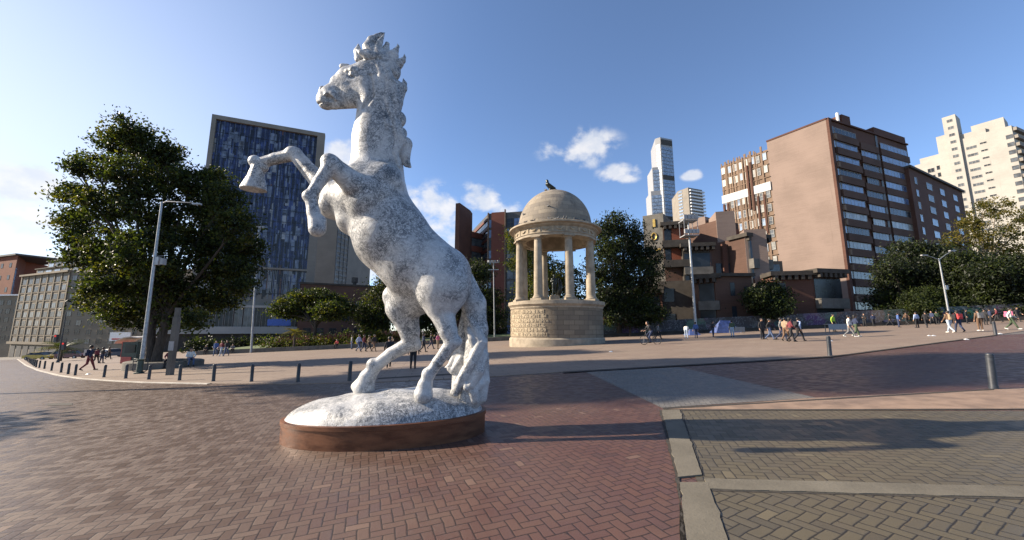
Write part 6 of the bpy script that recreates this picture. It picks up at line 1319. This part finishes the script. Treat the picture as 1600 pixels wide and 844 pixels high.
tl, b = pole_thing('traffic_light', 'dark traffic light pole with two red lamps at the left junction', 90, 567, gnd(90, 567).y, 'traffic light'); mb = MB(); mb.tube([b, b + Vector((0, 0, 6.6))], [.09, .06], 10); mb.tube([b + Vector((0, 0, .0)), b + Vector((0, 0, .35))], [.2, .14], 10); mb.build('pole', M['dksteel'], tl, True, 40)
mr_ = bpy.data.materials.new('red_signal'); mr_.use_nodes = True; pb = mr_.node_tree.nodes['Principled BSDF']; pb.inputs['Base Color'].default_value = (.5, .02, .02, 1); pb.inputs['Emission Color'].default_value = (1, .05, .03, 1); pb.inputs['Emission Strength'].default_value = .25
for (sx, z) in ((-.75, 3.2), (.45, 2.2)):
    mb = MB(); mb.box(b + Vector((sx, 0, z)), (.34, .28, 1.0)); mb.tube([b + Vector((0, 0, z)), b + Vector((sx, 0, z))], .03, 6); h_ = mb.build('signal_head', M['dksteel'], tl); mb = MB(); mb.tube([b + Vector((sx, -.14, z + .3)), b + Vector((sx, -.18, z + .3))], .12, 12); mb.build('red_lamp', mr_, h_)

# kiosk
q = gnd(196, 569); kz = gz(q.x) + .03; ks = thing('kiosk', 'small street kiosk with red panels and a curved pale canopy under the big tree', 'kiosk', (q.x, q.y + 1, kz)); mb = MB()
mb.box((q.x, q.y + 1, kz + 1.05), (1.5, 1.6, 2.1)); mb.build('cabin', M['green_paint'], ks); mb = MB(); mb.box((q.x - .78, q.y + 1, kz + 1.35), (.06, 1.62, 1.5)); mb.box((q.x - .2, q.y + .17, kz + .35), (1.0, .06, .6)); mb.build('red_panel', M['kioskred'], ks)
mb = MB(); pr = [(-1.35, 1.95), (-1.1, 2.25), (-.5, 2.5), (.2, 2.58), (.95, 2.5)]
for (x0, z0), (x1, z1) in zip(pr, pr[1:]): mb.add([(q.x + x0, q.y - .1, kz + z0), (q.x + x1, q.y - .1, kz + z1), (q.x + x1, q.y + 2.1, kz + z1), (q.x + x0, q.y + 2.1, kz + z0), (q.x + x0, q.y - .1, kz + z0 + .08), (q.x + x1, q.y - .1, kz + z1 + .08), (q.x + x1, q.y + 2.1, kz + z1 + .08), (q.x + x0, q.y + 2.1, kz + z0 + .08)], [(3, 2, 1, 0), (4, 5, 6, 7), (0, 1, 5, 4), (2, 3, 7, 6), (0, 4, 7, 3), (1, 2, 6, 5)])
mb.build('canopy', M['awning'], ks); mb = MB(); mb.box((q.x + .1, q.y + .16, kz + 1.45), (1.0, .06, .8)); mb.build('hatch', M['glass'], ks)
# stone seat ring round the big tree
mb = MB(); mb.lathe([(2.3, -.3), (2.3, .5), (2.2, .55), (1.75, .55), (1.7, .45), (1.7, -.2)], (TR.x, TR.y + 1.0, gz(TR.x)), 40); o = mb.build('tree_seat', M['concrete'], smooth=True, sharp=30); tag(o, 'round concrete seat wall encircling the big tree trunk', 'bench')
mb = MB(); mb.lathe([(1.7, .4), (.01, .45)], (TR.x, TR.y + 1.0, gz(TR.x)), 24); o = mb.build('tree_soil', M['soil']); tag(o, kind='structure')
gs = 'people sitting by the big tree and lawn'
def sitter(x, y, z, face, t, tr, label): person((x, y), 'sit', face, t, tr, label, gs, lift=z - .034)
sitter(TR.x + 1.5, TR.y - .4, .08, 20, 'maroon', 'black', 'person in maroon sitting right of the big trunk on the seat wall'); sitter(TR.x + 2.3, TR.y + .4, .08, 50, 'white', 'jeans', 'person in white top sitting at the right end of the tree seat'); 
for i, (x, t, lb) in enumerate(((-44.6, 'black', 'person in black sitting at the left end of the lawn wall'), (-42.4, 'navy', 'person in navy sitting on the lawn wall, second from its left end'), (-40.6, 'grey', 'person in grey sitting on the lawn wall, third from its left end'), (-25.2, 'red', 'person in red sitting on the lawn wall below the flower bed'), (-17.5, 'tan', 'person in tan sitting on the wall right of the flower bed'), (-11.5, 'black', 'person in black sitting alone on the lawn wall'))):
    yy = 58 - (x + 46) * .05 if x < -26 else 57 + (x + 26) * .115; sitter(x, yy + .1, .12, random.Random(i).uniform(-25, 25), t, 'black', lb)
# cars on the street at the left
def car(label, px, py, Y, mat, rz, s_=1.0):
    b = at(px, py, Y); b.z = gz(b.x) + .02; t = thing('parked_car', label, 'car', b, 'cars on the far street', rz); ORIG[t.name] = Vector((0, 0, 0)); sec = [(-2.1, .35, .75), (-2.05, .3, .85), (-1.3, .28, .95), (1.0, .28, .95), (1.95, .3, .8), (2.1, .35, .7)]
    def loft(secs, w0, w1):
        mb = MB(); vs = []
        for (x, z0, z1) in secs: vs += [(x, -w0, z0), (x, w0, z0), (x, w1, z1), (x, -w1, z1)]
        fs = [(0, 1, 2, 3), tuple(4 * (len(secs) - 1) + i for i in (3, 2, 1, 0))]
        for i in range(len(secs) - 1): fs += [(4 * i + k, 4 * (i + 1) + k, 4 * (i + 1) + (k + 1) % 4, 4 * i + (k + 1) % 4) for k in range(4)]
        return mb.add(vs, fs)
    loft(sec, .85, .80).build('body', mat, t, local=True); loft([(-1.7, .9, .93), (-.9, .9, 1.42), (.35, .9, 1.45), (1.15, .9, .95)], .76, .62).build('cabin', M['glass'], t, local=True); loft([(-.95, 1.4, 1.45), (.4, 1.42, 1.48)], .64, .6).build('roof', mat, t, local=True)
    for x in (-1.3, 1.3):
        for y in (-.8, .8): mb = MB(); mb.tube([(x, y - .1, .31), (x, y + .1, .31)], .31, 16); w_ = mb.build('wheel', M['rubber'], t, local=True, smooth=True, sharp=40); mb = MB(); mb.tube([(x, y - .11, .31), (x, y + .11, .31)], .18, 12); mb.build('rim', M['steel'], w_, local=True, smooth=True, sharp=40)
    for y in (-.6, .6): mb = MB(); mb.box((2.08, y, .62), (.08, .3, .14)); mb.build('headlight', M['white'], t, local=True); mb = MB(); mb.box((-2.09, y, .68), (.06, .26, .14)); mb.build('tail_light', M['red'], t, local=True)
car('yellow taxi parked on the street corner at far left', 62, 553, 76, M['yellow'], .15); car('dark red car behind the traffic light', 112, 552, 74, M['carred'], .1); car('grey car beside the yellow taxi', 84, 552.5, 79, M['cargrey'], .1); car('grey car half hidden left of the kiosk', 178, 550, 70, M['cargrey'], 1.3)
# shelters and stalls by the sprayed wall
def tent(label, px, py, Y, mat, w_, h_):
    b = at(px, py, Y); b.z = gz(b.x) + .03; t = thing('tarp_shelter', label, 'shelter', b); mb = MB(); x, y, z = b
    vs = [(x - w_, y - .9, z), (x + w_, y - .9, z), (x + w_, y + .9, z), (x - w_, y + .9, z), (x - w_ * .35, y, z + h_), (x + w_ * .45, y, z + h_ * .95)]; mb.add(vs, [(0, 1, 5, 4), (1, 2, 5), (2, 3, 4, 5), (3, 0, 4)]); mb.build('cover', mat, t); mb = MB(); mb.tube([vs[4], (x - w_ * .35, y, z)], .03, 6); mb.tube([vs[5], (x + w_ * .45, y, z)], .03, 6); build_each(mb, 'pole', M['steel'], t)
tent('blue tarp shelter against the sprayed wall near the tall mast', 1134, 526, 50, M['tarp'], 1.6, 1.6)
tent('low dark blue tarp heap beside the bending person', 1082, 529, 47, M['tarp'], .7, .7)
def stall(label, px, py, Y, w_, mat, rz=0):
    b = at(px, py, Y); b.z = gz(b.x) + .03; t = thing('vendor_table', label, 'table', b, None, rz); ORIG[t.name] = Vector((0, 0, 0)); mb = MB(); mb.box((0, 0, .72), (w_, .7, .05)); mb.box((0, -.35, .45), (w_, .03, .5)); mb.build('cloth_top', mat, t, local=True)
    for sx in (-w_ / 2 + .08, w_ / 2 - .08):
        for sy in (-.28, .28): mb = MB(); mb.box((sx, sy, .35), (.05, .05, .7)); mb.build('leg', M['steel'], t, local=True)
stall('vendor table with a pale cloth in the shade right of the walking foursome', 1307, 520, 38, 1.7, M['white_panel'], -.12); person(tuple(at(1304, 520, 39)[:2]), 'stand', 20, 'lime', 'black', 'vendor in lime-green vest behind the pale table', 'people crossing the square')
stall('low vendor table with dark cloth beside the blue tarp shelter', 1152, 528, 46, 1.5, M['cargrey'])
# bicycle with rider
q = gnd(1017, 539); bz_ = gz(q.x) + .034; by = thing('bicycle', 'black bicycle ridden across the square right of the rotunda', 'bicycle', (q.x, q.y, bz_), None, R(-84)); ORIG[by.name] = Vector((0, 0, 0))
for yy, nm_ in ((-.53, 'f'), (.53, 'r')):
    mb = MB(); mb.tube([(0, yy + .34 * math.cos(t), .34 + .34 * math.sin(t)) for t in [2 * math.pi * k / 28 for k in range(29)]], .024, 6); w_ = mb.build('wheel', M['rubber'], by, True, 60, local=True); mb = MB()
    for k in range(10): t = math.pi * k / 5; mb.tube([(0, yy, .34), (0, yy + .33 * math.cos(t), .34 + .33 * math.sin(t))], .005, 4)
    mb.tube([(-.04, yy, .34), (.04, yy, .34)], .03, 8); mb.build('spokes', M['steel'], w_, local=True)
mb = MB()
for a, b_ in (((0, .53, .34), (0, .15, .30)), ((0, .15, .30), (0, .25, .86)), ((0, .53, .34), (0, .23, .78)), ((0, .15, .30), (0, -.38, .82)), ((0, .23, .78), (0, -.38, .86)), ((0, -.53, .34), (0, -.36, .95))): mb.tube([a, b_], .018, 6)
mb.build('frame', M['dksteel'], by, True, 60, local=True); mb = MB(); mb.tube([(-.27, -.44, 1.04), (-.1, -.36, 1.0), (.1, -.36, 1.0), (.27, -.44, 1.04)], .015, 6); mb.build('handlebar', M['dksteel'], by, True, 60, local=True)
mb = MB(); mb.box((0, .26, .89), (.14, .26, .06)); mb.build('saddle', M['rubber'], by, local=True); mb = MB(); mb.tube([(-.1, .15, .30), (.1, .15, .30)], .02, 6); mb.box((-.14, .2, .16), (.1, .06, .03)); mb.box((.14, .1, .44), (.1, .06, .03)); mb.build('pedals', M['dksteel'], by, local=True)
o = person((q.x, q.y), 'ride', -84, 'black', 'navy', 'cyclist in black jacket riding the bicycle right of the rotunda', None, hgt=1.7); 
ppl(1029, 531, 508, 'walk', 90, 'grey', 'black', 'person in light grey top walking just behind the cyclist', group='people crossing the square')
# litter and pigeons on the paving
rs = random.Random(6); 
for i, (px, py, lb) in enumerate(((1298, 534, 'white paper scrap near the middle bollard'), (1452, 526, 'left one of two white scraps before the double lamp'), (1459, 526, 'right one of two white scraps before the double lamp'), (1510, 532, 'white scrap on the red paving near the far bollard'), (1563, 523, 'white scrap beside the pale far bollard'), (954, 551, 'pale scrap on the paving right of the rotunda'), (137, 586, 'small dark scrap before the striding person\'s feet'))):
    q = gnd(px, py); mb = MB(); z = gz(q.x) + .036; mb.add([(q.x - .12, q.y - .05, z), (q.x + .1, q.y - .08, z), (q.x + .13, q.y + .07, z + .05), (q.x - .06, q.y + .09, z + .02), (q.x, q.y, z + .07)], [(0, 1, 4), (1, 2, 4), (2, 3, 4), (3, 0, 4), (3, 2, 1, 0)]); tag(mb.build('paper_scrap', M['white']), lb, 'litter', 'scraps on the paving')
